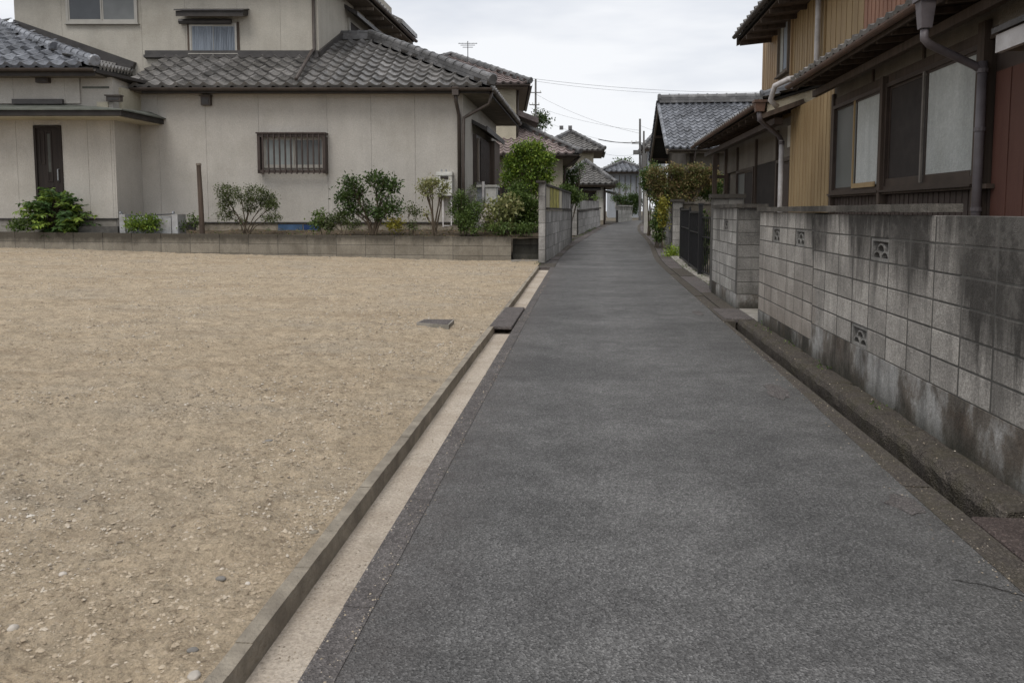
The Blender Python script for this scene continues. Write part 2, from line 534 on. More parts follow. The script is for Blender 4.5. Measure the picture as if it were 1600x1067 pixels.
M['stucco_cream'] = m_stucco('cream_stucco', (0.46, 0.42, 0.32), (0.56, 0.51, 0.40), 0.35)
M['stucco_white'] = m_stucco('white_stucco', (0.52, 0.50, 0.45), (0.62, 0.60, 0.55), 0.3)
M['stucco_dark'] = m_stucco('grey_brown_stucco', (0.17, 0.15, 0.125), (0.24, 0.215, 0.185), 0.5)
M['tile'] = m_tile('grey_roof_tile', (0.10, 0.094, 0.087), (0.19, 0.18, 0.17), 0.33)
M['tile_silver'] = m_tile('silver_roof_tile', (0.12, 0.125, 0.138), (0.23, 0.24, 0.262), 0.30)
M['tile_pink'] = m_tile('reddish_roof_tile', (0.16, 0.122, 0.112), (0.30, 0.245, 0.23), 0.45)
M['tile_ridge'] = m_tile('ridge_tile', (0.10, 0.098, 0.098), (0.17, 0.166, 0.165), 0.4)
M['under'] = simple('roof_underlay', (0.035, 0.033, 0.03), 0.9, 0.2)
M['gutter'] = simple('brown_gutter', (0.055, 0.042, 0.035), 0.5, 0.3, 3, spec=0.4, grime=(0.09, 0.075, 0.06))
M['gutter_copper'] = simple('copper_brown_gutter', (0.115, 0.066, 0.046), 0.5, 0.3, 3, spec=0.4, grime=(0.05, 0.035, 0.028))
M['fascia'] = simple('dark_fascia', (0.035, 0.03, 0.027), 0.6, 0.3, 3)
M['soffit'] = simple('soffit_board', (0.19, 0.165, 0.135), 0.85, 0.25, 3, grime=(0.09, 0.075, 0.06))
M['flash'] = simple('metal_flashing', (0.05, 0.045, 0.042), 0.45, 0.3, 4, spec=0.4)
simple('tarnished_stile', (0.13, 0.115, 0.10), 0.5, 0.3, 5, bump=0)
M['stile'] = bpy.data.materials['tarnished_stile']
M['alu'] = simple('aluminium_frame', (0.36, 0.34, 0.30), 0.4, 0.1, 4, metal=0.3, bump=0)
M['brownframe'] = simple('bronze_frame', (0.055, 0.04, 0.032), 0.42, 0.25, 5, bump=0)
M['glass'] = m_glass('window_glass', (0.04, 0.045, 0.05), 0.06)
M['frost'] = m_glass('frosted_glass', (0.23, 0.25, 0.24), 0.25)
M['frost_pale'] = m_stucco('frosted_glass_pale', (0.42, 0.43, 0.405), (0.58, 0.595, 0.57), 0.6)
M['frost_grey'] = m_glass('frosted_glass_dim', (0.13, 0.135, 0.13), 0.3)
M['screen'] = simple('insect_screen', (0.03, 0.024, 0.021), 0.75, 0.3, 4, bump=0)
M['curtain'] = simple('curtain', (0.27, 0.30, 0.34), 0.9, 0.3, 4, (8, 8, 0.3), bump=0.01)
M['door'] = m_wood('dark_door', (0.03, 0.023, 0.02))
M['timber'] = m_wood('weathered_timber', (0.075, 0.055, 0.042))
M['timber_pale'] = m_wood('greyed_timber', (0.15, 0.125, 0.10))
M['white'] = simple('white_enamel', (0.58, 0.57, 0.53), 0.45, 0.12, 5, bump=0, grime=(0.35, 0.32, 0.27))
M['vinyl'] = simple('white_pvc_pipe', (0.5, 0.48, 0.47), 0.45, 0.15, 4, bump=0, grime=(0.25, 0.22, 0.2))
M['greypipe'] = simple('grey_pvc_pipe', (0.125, 0.11, 0.115), 0.45, 0.2, 4, bump=0, grime=(0.07, 0.055, 0.05))
M['black'] = simple('black_iron', (0.012, 0.012, 0.013), 0.4, 0.3, 5, bump=0, spec=0.5)
M['steel'] = simple('galvanised_steel', (0.33, 0.34, 0.35), 0.45, 0.15, 5, metal=0.5, bump=0)
M['grille'] = simple('brown_grille', (0.05, 0.036, 0.03), 0.5, 0.25, 5, bump=0)
M['gold'] = m_siding('ochre_siding', (0.30, 0.21, 0.107), (0.36, 0.26, 0.138), (0.17, 0.10, 0.045))
M['orange'] = m_siding('faded_orange_siding', (0.31, 0.205, 0.11), (0.39, 0.27, 0.15), (0.14, 0.065, 0.03))
M['salmon'] = m_siding('salmon_siding', (0.30, 0.15, 0.095), (0.38, 0.205, 0.135), (0.12, 0.045, 0.03))
M['red'] = m_siding('dark_red_siding', (0.105, 0.046, 0.033), (0.135, 0.062, 0.045), (0.04, 0.016, 0.012))
M['brownboard'] = m_siding('dark_brown_siding', (0.06, 0.043, 0.036), (0.08, 0.06, 0.05), (0.03, 0.02, 0.016))
M['bark'] = m_wood('bark', (0.085, 0.065, 0.045), sc=(20, 20, 4))
M['stone_grey'] = simple('grey_stone', (0.18, 0.168, 0.152), 0.85, 0.25, 20, bump=0.003)
M['stone_white'] = simple('white_stone', (0.42, 0.38, 0.33), 0.85, 0.2, 20, bump=0.003)
M['pebbles'] = simple('pebble_mix', (0.31, 0.26, 0.20), 0.9, 0.55, 9, bump=0.002)
M['blue'] = simple('blue_board', (0.055, 0.105, 0.19), 0.6, 0.25, 3, bump=0)
M['pole'] = simple('concrete_pole', (0.13, 0.125, 0.12), 0.85, 0.2, 3)
M['cable'] = simple('cable_rubber', (0.07, 0.07, 0.075), 0.7, 0.1, 3, bump=0)
M['stripe'] = m_siding('grey_metal_siding', (0.30, 0.32, 0.35), (0.38, 0.40, 0.43), (0.16, 0.15, 0.15))
M['yellow'] = simple('yellowed_board', (0.34, 0.30, 0.075), 0.85, 0.4, 5, grime=(0.12, 0.12, 0.05))
M['lf_dark'] = m_leaf('leaf_dark', (0.022, 0.042, 0.012), (0.05, 0.085, 0.022), (0.10, 0.15, 0.04))
M['lf_mid'] = m_leaf('leaf_mid', (0.03, 0.055, 0.013), (0.075, 0.12, 0.028), (0.16, 0.22, 0.055))
M['lf_bright'] = m_leaf('leaf_bright', (0.035, 0.07, 0.012), (0.11, 0.18, 0.028), (0.30, 0.38, 0.05))
M['lf_olive'] = m_leaf('leaf_olive', (0.04, 0.052, 0.018), (0.08, 0.105, 0.035), (0.16, 0.18, 0.07))
M['lf_pale'] = m_leaf('leaf_variegated', (0.10, 0.13, 0.035), (0.24, 0.25, 0.10), (0.42, 0.38, 0.2))
M['lf_rust'] = m_leaf('leaf_rusty', (0.04, 0.075, 0.018), (0.10, 0.135, 0.035), (0.20, 0.15, 0.06), (0.30, 0.19, 0.11))
M['lf_yellow'] = m_leaf('leaf_yellow', (0.10, 0.12, 0.02), (0.24, 0.22, 0.03), (0.36, 0.30, 0.05))

# ------------------------------------------------------------------ ground level along the lane
def zr(Y):
    if Y < 22: return 0.0
    if Y < 28: return 0.02 * (Y - 22) ** 2 / 12
    return 0.06 + 0.02 * (Y - 28)

def ip(tab, y):
    if y <= tab[0][0]: return tab[0][1]
    for (a, b), (c, d) in zip(tab, tab[1:]):
        if y <= c: return b + (d - b) * (y - a) / (c - a)
    return tab[-1][1]

EL = [(-5, -0.83), (2.6, -0.861), (22, -0.965), (26, -0.975), (30, -0.82), (34.5, -0.48), (40, 0.0), (46, 0.5), (52, 1.05), (57.5, 1.7), (62, 2.5), (67, 3.9), (72, 6.5), (80, 11)]
ER = [(-5, 1.83), (4.4, 1.83), (10, 1.94), (21, 2.07), (26, 2.16), (30, 2.40), (35.5, 2.65), (40, 2.75), (46, 2.85), (53, 3.25), (60, 3.9), (66, 4.9), (72, 9), (80, 15)]
def smooth_tab(tab):
    ys = np.linspace(-5, 80, 171)
    v = np.array([ip(tab, y) for y in ys])
    k = np.ones(9) / 9
    w = np.convolve(np.pad(v, 4, mode='edge'), k, mode='valid')
    return [(float(a), float(b)) for a, b in zip(ys, w)]
EL = smooth_tab(EL); ER = smooth_tab(ER)

# terrain sheet out to the horizon, rising gently behind with the lane
mb = MB()
ysr = [-60, -5, 10, 22, 28, 40, 55, 70, 100, 200, 600]
xsr = [-500, -60, -20, -6, -1.45, 2.6, 8, 20, 60, 500]
def tz(x, y): return zr(min(y, 100)) - 0.35
idx = {}
for i, y in enumerate(ysr):
    for j, x in enumerate(xsr):
        idx[i, j] = len(mb.v); mb.v.append((x, y, tz(x, y) + (0.25 if y > 24 else 0)))
for i in range(len(ysr) - 1):
    for j in range(len(xsr) - 1):
        mb.f.append((idx[i, j], idx[i, j + 1], idx[i + 1, j + 1], idx[i + 1, j]))
tag(mb.build('terrain', M['ground'], recalc=False), kind='structure')

def ribbon(name, fl, fr, dz, mat, y0=-5, y1=80, step=0.5, nx=1, amp=0.0):
    mb = MB(); n = int((y1 - y0) / step)
    for i in range(n + 1):
        y = y0 + (y1 - y0) * i / n
        for j in range(nx + 1):
            x = fl(y) + (fr(y) - fl(y)) * j / nx
            mb.v.append((x, y, zr(y) + dz))
    for i in range(n):
        for j in range(nx):
            a = i * (nx + 1) + j
            mb.f.append((a, a + 1, a + nx + 2, a + nx + 1))
    return tag(mb.build(name, mat, recalc=False), kind='structure')

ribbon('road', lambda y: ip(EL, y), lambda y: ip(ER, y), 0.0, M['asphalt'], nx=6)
# concrete margin between asphalt and left channel, channel floor, kerb
def LM(a, b, c):
    'the left margins drift outward a little with distance'
    k = 0.010 if a < -1.15 else 0.0055 if a < -0.5 else 0.0
    return Vector((a - k * (b - 2.6), b, c))
def solid_strip(name, x0, x1, y0, y1, z0, z1, mat, label=None, parent=None):
    mb = MB(LM); mb.box(x0, x1, y0, y1, z0, z1)
    return mb.build(name, mat, parent)

def structure(name, loc):
    return tag(put(name, None, Vector(loc)), kind='structure')

gl = structure('roadside_channel', (-1.05, 10, 0))
y = -3.0
while y < 22:                                    # cast margin sections along the asphalt, fine joints between
    y2 = min(22.1, y + 1.98)
    solid_strip('margin_section', -0.975 + random.uniform(-.003, .003), -0.853, y + 0.003, y2 - 0.003, -0.3, 0.004 + random.uniform(-.001, .002), M['strip'], parent=gl)
    y += 1.98
solid_strip('channel_floor', -1.22, -0.975, -3, 22.0, -0.3, -0.075, M['channel'], parent=gl)
solid_strip('channel_end', -1.215, -0.98, 21.95, 22.1, -0.29, 0.01, M['slab'], parent=gl)
y = -3.0
while y < 22:
    y2 = min(22.1, y + 2.4)
    mb = MB(LM); r = random.uniform(-.004, .004)
    n = 12
    for k in range(n):                           # slightly chipped arris
        ya = y + 0.004 + (y2 - y - 0.008) * k / n; yb = y + 0.004 + (y2 - y - 0.008) * (k + 1) / n
        mb.box(-1.275, -1.208 + r, ya, yb, -0.3, 0.032 + random.uniform(-.004, .003))
    mb.build('kerb_section', M['kerb'], gl)
    y += 2.4

def cover(name, x0, x1, y0, y1, z0, z1, mat, label, cat='slab', group=None):
    me = bevel_box_mesh(name, x1 - x0, y1 - y0, z1 - z0, mat, 0.01, 0.002)
    return tag(put(name, me, ((x0 + x1) / 2, (y0 + y1) / 2, z0)), label, cat, group)
cover('drain_cover', -1.345, -1.03, 10.4, 12.5, -0.012, 0.04, M['slab'], 'single dark reddish concrete slab bridging the open channel beside the sand lot')
p = [atz(650.6, 507.5, 0.04), atz(662.8, 501.9, 0.04), atz(709.7, 502.8, 0.04), atz(701, 511.3, 0.04)]
hc = sum(p, Vector()) / 4
hat = thing('inspection_cover', 'square grey inspection cover in pale frame set in the sand', 'cover', hc)
mb = MB(); q = [hc + (x - hc) * 0.9 for x in p]
mb.slab([x + Vector((0, 0, 0.035)) for x in q], 0.12); mb.build('lid', M['slab'], hat)
mb = MB()
for k in range(4):
    l = (k + 1) % 4
    top = [x + Vector((0, 0, 0.03)) for x in (p[k], p[l], hc + (p[l] - hc) * 0.905, hc + (p[k] - hc) * 0.905)]
    mb.slab(top, 0.12)
mb.build('frame', M['pale_slab'], hat)

# concrete apron where the channel goes under, left side of lane onward
def margin_run(name, f0, f1, y0, y1, L, mat, dz=0.004, parent=None, h=0.2, nm='paving_slab', gap=0.012):
    st = parent or structure(name, (f0(y0), y0, 0))
    y = y0
    while y < y1:
        a, b = y + gap, min(y + L, y1) - gap
        z0 = dz + random.uniform(-0.006, 0.008)
        mb = MB()
        pts = [Vector((f0(a), a, zr(a) + z0)), Vector((f1(a), a, zr(a) + z0)), Vector((f1(b), b, zr(b) + z0)), Vector((f0(b), b, zr(b) + z0))]
        mb.slab(pts, h); mb.build(nm, mat() if callable(mat) else mat, st)
        y += L
    return st
el = lambda d: (lambda y: ip(EL, y) + d)
er = lambda d: (lambda y: ip(ER, y) + d)
sl = lambda: random.choice([M['slab'], M['strip_moss'], M['strip'], M['slab']])
margin_run('pavement_left', el(-0.36), el(-0.012), 22.12, 60, 1.5, sl)
margin_run('verge_left', el(-0.75), el(-0.37), 22.12, 60, 2.2, lambda: M['strip_moss'], dz=-0.01)
# right side
margin_run('road_margin_right', er(-0.006), lambda y: min(ip(ER, y) + .16, 1.987), -3, 11.35, 1.9, lambda: M['strip_moss'], dz=0.004)
rc = structure('drain_channel_right', (2.1, 7, 0))
solid_strip('channel_floor', 2.0, 2.22, 3.9, 11.6, -0.4, -0.26, M['strip_moss'], parent=rc)
solid_strip('channel_lining', 1.99, 2.003, 3.9, 11.6, -0.4, -0.004, M['strip_moss'], parent=rc)
# rough stones of the raised kerb along the wall foot
y = 4.2
while y < 11.6:
    L = random.uniform(0.42, 0.75); b = min(y + L, 11.62)
    if 11.62 - b < 0.2: b = 11.62
    bm = bmesh.new(); bmesh.ops.create_cube(bm, size=1)
    for v in bm.verts:
        v.co.x = v.co.x * 0.245 + 2.3075; v.co.y = v.co.y * (b - y - 0.006) + (y + b) / 2; v.co.z = v.co.z * 0.37 - 0.165
    bmesh.ops.subdivide_edges(bm, edges=list(bm.edges), cuts=5, use_grid_fill=True)
    for v in bm.verts:
        c = v.co.copy()
        v.co += Vector((1, 0, 0)) * (mnoise.fractal(c * 7, 0.6, 2, 4) * 0.013) + Vector((0, 0, 1)) * (mnoise.fractal(c * 6 + Vector((9, 3, 1)), 0.6, 2, 4) * 0.010)
        if c.x < 2.19 and c.z > -0.0: v.co += Vector((0.02, 0, -0.015))
        if c.z > 0.015 and random.random() < 0.05: v.co.z -= 0.012
        v.co.x = min(v.co.x, 2.427)
    me = bpy.data.meshes.new('kerb_stone'); 
    off = Vector((2.3, (y + b) / 2, 0))
    for v in bm.verts: v.co -= off
    bm.to_mesh(me); bm.free(); me.materials.append(M['rough'])
    put('kerb_stone', me, off, rc)
    y = b
cover('drain_cover', 2.0, 2.41, 2.95, 4.16, -0.05, 0.012, M['slab_red'], 'mossy red-brown cover slab nearest the viewer at the wall foot', group='cover slabs over the right-hand drain')
cover('drain_cover', 2.0, 2.41, 1.6, 2.94, -0.05, 0.014, M['slab_red'], 'red-brown cover slab at the right edge behind the nearest one', group='cover slabs over the right-hand drain')
cover('drain_cover', 2.01, 2.42, 11.55, 12.75, -0.04, 0.03, M['slab'], 'brown cover slab over the drain mouth at the gap between block walls', group='cover slabs over the right-hand drain')
cover('threshold_slab', 2.43, 3.2, 11.35, 12.75, -0.1, 0.032, M['pale_slab'], 'pale concrete threshold slab in the gap between the block walls')
margin_run('road_margin_far', er(-0.006), er(0.17), 11.37, 64, 1.7, lambda: M['strip_moss'], dz=0.004)
margin_run('pavement_right', er(0.182), er(0.55), 12.78, 60, 1.3, sl, dz=0.012)
margin_run('gate_sill', er(0.56), er(0.98), 15.5, 30, 2.4, M['pale_slab'], dz=0.03, nm='sill_slab')
# broken asphalt patches
def patch(px, py, sx, sy, mat, z=0.004, seed=0):
    c = atz(px, py, z); rr = random.Random(seed); n = 14
    pts = []
    for k in range(n):
        t = 2 * pi * k / n; r = rr.uniform(0.65, 1.1)
        pts.append(Vector((c.x + cos(t) * sx * r, c.y + sin(t) * sy * r, z + 0.002)))
    mb = MB(); mb.slab(pts, 0.01)
    return tag(mb.build('road_patch', mat), kind='structure')
patch(1412, 786, 0.10, 0.16, M['strip'], seed=3)
patch(1092, 489, 0.09, 0.35, M['strip'], seed=4)
patch(1215, 612, 0.11, 0.30, M['strip'], seed=5)
# cracks in the asphalt: thin dark sunken lines
def crack(pts, w=0.004, name='road_crack'):
    mb = MB(); P = []
    for (a, b) in zip(pts, pts[1:]):
        A = atz(*a, 0.0); B = atz(*b, 0.0)
        for k in range(8):
            t = k / 8; q = A.lerp(B, t); q += Vector((random.uniform(-1, 1), random.uniform(-1, 1), 0)) * 0.006
            P.append(q)
    P.append(atz(*pts[-1], 0.0))
    for i, q in enumerate(P):
        d = (P[min(i + 1, len(P) - 1)] - P[max(i - 1, 0)]).normalized()
        s = Vector((-d.y, d.x, 0)) * w * random.uniform(0.5, 1.1)
        mb.v += [tuple(q + s + Vector((0, 0, 0.0035))), tuple(q - s + Vector((0, 0, 0.0035)))]
    for i in range(len(P) - 1):
        mb.f.append((2 * i, 2 * i + 1, 2 * i + 3, 2 * i + 2))
    return tag(mb.build(name, M['under'], recalc=False), kind='structure')
crack([(1485, 906), (1530, 912), (1600, 932)], 0.004)

# ------------------------------------------------------------------ the vacant lot
def lot_z(x, y):
    p = Vector((x, y, 0)); u = p.dot(R_); v = p.dot(FH)
    base = 0.022 + 0.50 * min(1, max(0, (-u - 1.0) / 18)) ** 1.1 * min(1.2, max(0, v / 24.8)) ** 1.3
    return base
def bump_z(x, y):
    f = min(1, max(0, (-1.29 - 0.01 * (y - 2.6) - x) / 0.5))
    v = Vector((x, y, 0))
    a = mnoise.fractal(v * 0.9, 0.7, 2.1, 3) * 0.022
    b = mnoise.fractal(v * 5 + Vector((3, 7, 0)), 0.65, 2.1, 6) * 0.024
    c = mnoise.noise(v * 26) * 0.007 + mnoise.noise(v * 60) * 0.003
    # faint tyre ruts across the lot
    r = sin((y * 1.0 + x * 0.22) * 2.3 + mnoise.noise(v * 0.4) * 3)
    return (a + 0.006 * r) * f + b * (0.35 + 0.65 * f) + c
NR, NC = 640, 460
rows = []
y0l, y1l = 0.7, 26.4
vs = np.zeros((NR * NC, 3), dtype=np.float32)
k = 0
for i in range(NR):
    yy = y0l * (y1l / y0l) ** (i / (NR - 1))
    wmax = 0.95 * yy + 4.0
    for j in range(NC):
        t = j / (NC - 1)
        x = -1.272 - 0.010 * (min(yy, 23) - 2.6) - wmax * (0.35 * t + 0.65 * t * t)
        d = sin(YAW) * (x + 1.27) * 1.0
        y = yy + d * 0.9 * (yy / y1l)
        vs[k] = (x, y, lot_z(x, y) + bump_z(x, y)); k += 1
ii, jj = np.meshgrid(np.arange(NR - 1), np.arange(NC - 1), indexing='ij')
a = (ii * NC + jj).ravel()
fs = np.stack([a, a + 1, a + NC + 1, a + NC], 1)
me = bpy.data.meshes.new('ground')
me.vertices.add(len(vs)); me.vertices.foreach_set('co', vs.ravel())
me.loops.add(fs.size); me.loops.foreach_set('vertex_index', fs.ravel().astype(np.int32))
me.polygons.add(len(fs)); me.polygons.foreach_set('loop_start', np.arange(0, fs.size, 4, dtype=np.int32))
me.update(); me.validate()
me.materials.append(M['sand'])
me.polygons.foreach_set('use_smooth', [True] * len(me.polygons))
tag(put('ground', me, Vector((0, 0, 0))), kind='structure')

# loose pebbles and crumbs of soil, too many to count
def blob_batch(name, items, mat, seed=1):
    "items: (x,y,z,r) -> one mesh of squashed irregular octahedra"
    rr = np.random.default_rng(seed); n = len(items)
    base = np.array([(1, 0, 0), (0.3, .95, 0), (-.8, .6, 0), (-.8, -.6, 0), (.3, -.95, 0), (0, 0, 1), (0, 0, -1)], dtype=np.float32)
    fac = np.array([(0, 1, 5), (1, 2, 5), (2, 3, 5), (3, 4, 5), (4, 0, 5)], dtype=np.int32)
    P = np.array(items, dtype=np.float32)
    V = np.repeat(base[None], n, 0) * (1 + rr.uniform(-.25, .25, (n, 7, 3)))
    V[:, :, 2] *= rr.uniform(0.4, 0.8, (n, 1))
    V[:, :, 1] *= rr.uniform(0.6, 1.0, (n, 1))
    an = rr.uniform(0, 6.28, (n, 1)); c, s = np.cos(an), np.sin(an)
    X = V[:, :, 0] * c - V[:, :, 1] * s; Y = V[:, :, 0] * s + V[:, :, 1] * c
    V = np.stack([X, Y, V[:, :, 2]], 2) * P[:, None, 3:4] + P[:, None, :3]
    Fc = (fac[None] + (np.arange(n) * 7)[:, None, None]).reshape(-1, 3)
    me = bpy.data.meshes.new(name)
    V = V.reshape(-1, 3)
    me.vertices.add(len(V)); me.vertices.foreach_set('co', V.astype(np.float32).ravel())
    me.loops.add(Fc.size); me.loops.foreach_set('vertex_index', Fc.ravel().astype(np.int32))
    me.polygons.add(len(Fc)); me.polygons.foreach_set('loop_start', np.arange(0, Fc.size, 3, dtype=np.int32))
    me.update(); me.materials.append(mat)
    return me
t = NT('pebble_mix', 0.9, 0.2)
cell = t.ramp(t.vor(30), (0.0, (0.12, 0.10, 0.08)), (0.35, (0.26, 0.215, 0.16)), (0.6, (0.40, 0.335, 0.25)), (0.85, (0.46, 0.41, 0.34)), (1.0, (0.62, 0.58, 0.52)))
t.color(cell); M['pebbles'] = t.m
items = []
for _ in range(90000):
    yy = 1.6 * (25 / 1.6) ** (random.random() ** 0.85)
    x = -1.31 - .01 * (yy - 2.6) - (0.8 * yy + 1) * random.random() ** 1.2
    y = yy
    dn = mnoise.noise(Vector((x * 0.9, y * 0.9, 5))) + 0.25
    if random.random() > dn * 1.6: continue
    r = (0.0026 + 0.0075 * random.random() ** 4) * (1 + yy * 0.13)
    items.append((x, y, lot_z(x, y) + bump_z(x, y) + r * 0.1, r))
_t = NT('crumb', 0.95, 0.1)
_t.color(_t.ramp(_t.vor(18), (0.0, (0.17, 0.135, 0.095)), (0.4, (0.33, 0.265, 0.19)), (0.75, (0.45, 0.375, 0.28)), (1.0, (0.52, 0.46, 0.38))))
_t.bump(_t.noise(60, 3, 0.7), 0.006)
M['crumb'] = _t.m
clods = []
for _ in range(16000):
    yy = 1.6 * (22 / 1.6) ** (random.random() ** 0.9)
    x = -1.32 - .01 * (yy - 2.6) - (0.85 * yy + 1) * random.random() ** 1.15
    dn = mnoise.noise(Vector((x * 1.1, yy * 1.1, 9))) * .6 + mnoise.noise(Vector((x * 4, yy * 4, 2))) * .5
    if dn < 0.05: continue
    r = (0.004 + 0.011 * random.random() ** 3) * (1 + yy * 0.1)
    clods.append((x, yy, lot_z(x, yy) + bump_z(x, yy) - r * .05, r))
for _ in range(2600):                            # looser lumps along the old tyre tracks and in the near corner
    t_ = random.random()
    if _ % 2:
        a = atz(560, 590, .03).lerp(atz(150, 860, .03), t_)
    else:
        a = atz(random.choice([60, 200, 420]), random.choice([930, 985, 900]), .03)
    x = a.x + random.gauss(0, .14); y = a.y + random.gauss(0, .10)
    if x > -1.34: continue
    r = .004 + .011 * random.random() ** 3
    clods.append((x, y, lot_z(x, y) + bump_z(x, y), r))
tag(put('soil_crumbs', blob_batch('soil_crumbs', clods, M['crumb'], 4), Vector((0, 0, 0))), 'coarser lumps of dry sandy soil in loose patches on the lot', 'soil crumbs', kind='stuff')
tag(put('gravel', blob_batch('gravel', items, M['pebbles']), Vector((0, 0, 0))), 'loose crumbs of soil and gravel strewn over the sand lot', 'gravel', kind='stuff')

grit = []
for _ in range(5200):
    y = 1.5 * (20 / 1.5) ** random.random()
    if random.random() < .45:
        x = random.choice([-0.985, -0.87, -1.0]) - .0055 * (y - 2.6) + random.gauss(0, .02)
        z = 0.004 if x > -0.975 - .0055 * (y - 2.6) else -0.074
    elif random.random() < .5:
        x = random.uniform(-1.2, -0.98) - .007 * (y - 2.6); z = -0.074
    elif random.random() < .6:
        x = ip(ER, y) + random.gauss(.02, .07); z = 0.004
        if x > 1.985 and y < 11.5: continue
    else:
        x = 2.2 + random.random() * .22; z = 0.02
        if y < 4.3: z = .014
        if y > 11.5: continue
    r = 0.0018 + 0.0045 * random.random() ** 3
    grit.append((x, y, z, r * (1 + .05 * y)))
tag(put('roadside_grit', blob_batch('roadside_grit', grit, M['pebbles'], 9), Vector((0, 0, 0))), 'fine grit and small stones gathered in the gutters and along both road edges', 'grit', kind='stuff')

def stone(px, py, r, mat, label, sq=0.6, el=1.35):
    p = atz(px, py, 0.03)
    for _ in range(3): p = atz(px, py, lot_z(p.x, p.y) + bump_z(p.x, p.y))
    bm = bmesh.new(); bmesh.ops.create_icosphere(bm, subdivisions=3, radius=r)
    sd_ = random.uniform(0, 50); a = random.uniform(0, 3)
    for v in bm.verts:
        v.co *= 1 + 0.16 * mnoise.noise(v.co / r * 1.3 + Vector((sd_, 0, 0)))
        v.co.x *= el; v.co.z *= sq
    bm.transform(Matrix.Rotation(a, 4, 'Z'))
    me = bpy.data.meshes.new('stone'); bm.to_mesh(me); bm.free(); me.materials.append(mat)
    me.polygons.foreach_set('use_smooth', [True] * len(me.polygons))
    tag(put('stone', me, p + Vector((0, 0, r * sq * 0.12))), label, 'stone', 'larger stones lying on the sand lot')
stone(301, 1016, 0.016, M['stone_grey'], 'smooth dark grey pebble on sand nearest the foreground kerb')
stone(345, 904, 0.017, M['stone_grey'], 'flat mid-grey pebble on the sand beside a small white stone')
stone(387, 912, 0.011, M['stone_white'], 'small white stone beside the flat grey pebble', 0.8, 1.1)
stone(21, 982, 0.019, M['stone_white'], 'rounded white pebble at the left edge of the sand', 0.75, 1.1)
stone(303, 1056, 0.021, M['stone_white'], 'cracked whitish lump at the bottom edge of the sand', 0.6, 1.3)
stone(420, 689, 0.022, M['stone_grey'], 'grey stone half buried mid-lot on the sand', 0.5, 1.5)
stone(490, 832, 0.018, M['kerb'], 'brown clod of earth close to the kerb', 0.6, 1.5)
stone(98, 897, 0.016, M['stone_white'], 'pale buff stone alone on the left of the sand', 0.6, 1.2)

# planting bed between low wall and house
def hmap(u, v, z):
    "house axes: u along the facade, v away from it; sides run parallel to the lane"
    return R_ * (u + 0.0991 * (v - 27.4)) + FH * v + Vector((0, 0, z))
def hp(px, py, v):
    q = at(px, py, v); return q.dot(R_) - 0.0991 * (v - 27.4), q.z
mb = MB()
nb, nc = 90, 16
for i in range(nb + 1):
    for j in range(nc + 1):
        u = -22 + (22 + 1.0) * i / nb; v = 24.9 + 3.2 * j / nc
        z = 0.72 + 0.28 * j / nc + mnoise.noise(Vector((u * 1.5, v * 1.5, 2))) * 0.06
        w = R_ * u + FH * v
        mb.v.append((w.x, w.y, z))
for i in range(nb):
    for j in range(nc):
        a = i * (nc + 1) + j
        mb.f.append((a, a + nc + 1, a + nc + 2, a + 1))
tag(mb.build('soil', M['soil'], recalc=False, smooth=True), kind='structure')
# yard behind the side wall
mb = MB()
mb.quad((-1.35, 25.35, 0.1), (-9, 26.0, 0.1), (-12, 60, 0.9), (0.2, 60, 0.5), (-0.9, 35, 0.15))
tag(mb.build('yard', M['soil'], recalc=False), kind='structure')

# ------------------------------------------------------------------ block walls
def block_wall(parent, p0, p1, z0, rows, pw, ph, th, mat, name='block', zf=None, stagger=False, skip=(), extra_mortar=True, j=0.013):
    p0 = Vector((*p0, 0)); p1 = Vector((*p1, 0))
    d = p1 - p0; L = d.length; d.normalize(); ang = math.atan2(d.y, d.x)
    n = max(1, round(L / pw)); w = L / n
    me = bevel_box_mesh(name, w - j * (1.7 if pw < .45 else 1.0), th, ph - j, mat, min(0.0035, ph * 0.02))
    half = None
    nrm = Vector((-d.y, d.x, 0))
    out = {}
    for r in range(rows):
        for c in range(n):
            if (c, r) in skip: out[c, r] = (p0 + d * ((c + .5) * w), z0 + r * ph); continue
            q = p0 + d * ((c + 0.5) * w) + nrm * random.uniform(-.002, .002)
            z = z0 + r * ph + (zf(q) if zf else 0)
            o = put(name, me, (q.x, q.y, z + j / 2), parent, (0, 0, ang))
            out[c, r] = (q, z)
    mb = MB(); s = nrm * (th / 2 - 0.0035)
    e = 0.006
    a, b = p0 + d * e, p1 - d * e
    zz0, zz1 = z0, z0 + rows * ph - 0.012
    if not skip:
        mb.hexa([a - s + Vector((0, 0, zz0)), b - s + Vector((0, 0, zz0)), b + s + Vector((0, 0, zz0)), a + s + Vector((0, 0, zz0)),
             a - s + Vector((0, 0, zz1)), b - s + Vector((0, 0, zz1)), b + s + Vector((0, 0, zz1)), a + s + Vector((0, 0, zz1))])
    else:
        for (c, r) in out:
            if (c, r) in skip: continue
            q = p0 + d * ((c + .5) * w); h = d * (w / 2)
            z_0 = z0 + r * ph; z_1 = z_0 + ph
            if r == rows - 1: z_1 -= 0.012
            mb.hexa([q - h - s + Vector((0, 0, z_0)), q + h - s + Vector((0, 0, z_0)), q + h + s + Vector((0, 0, z_0)), q - h + s + Vector((0, 0, z_0)),
                     q - h - s + Vector((0, 0, z_1)), q + h - s + Vector((0, 0, z_1)), q + h + s + Vector((0, 0, z_1)), q - h + s + Vector((0, 0, z_1))])
    mb.build('mortar', M['mortar'], parent, recalc=False)
    return out, w, ang

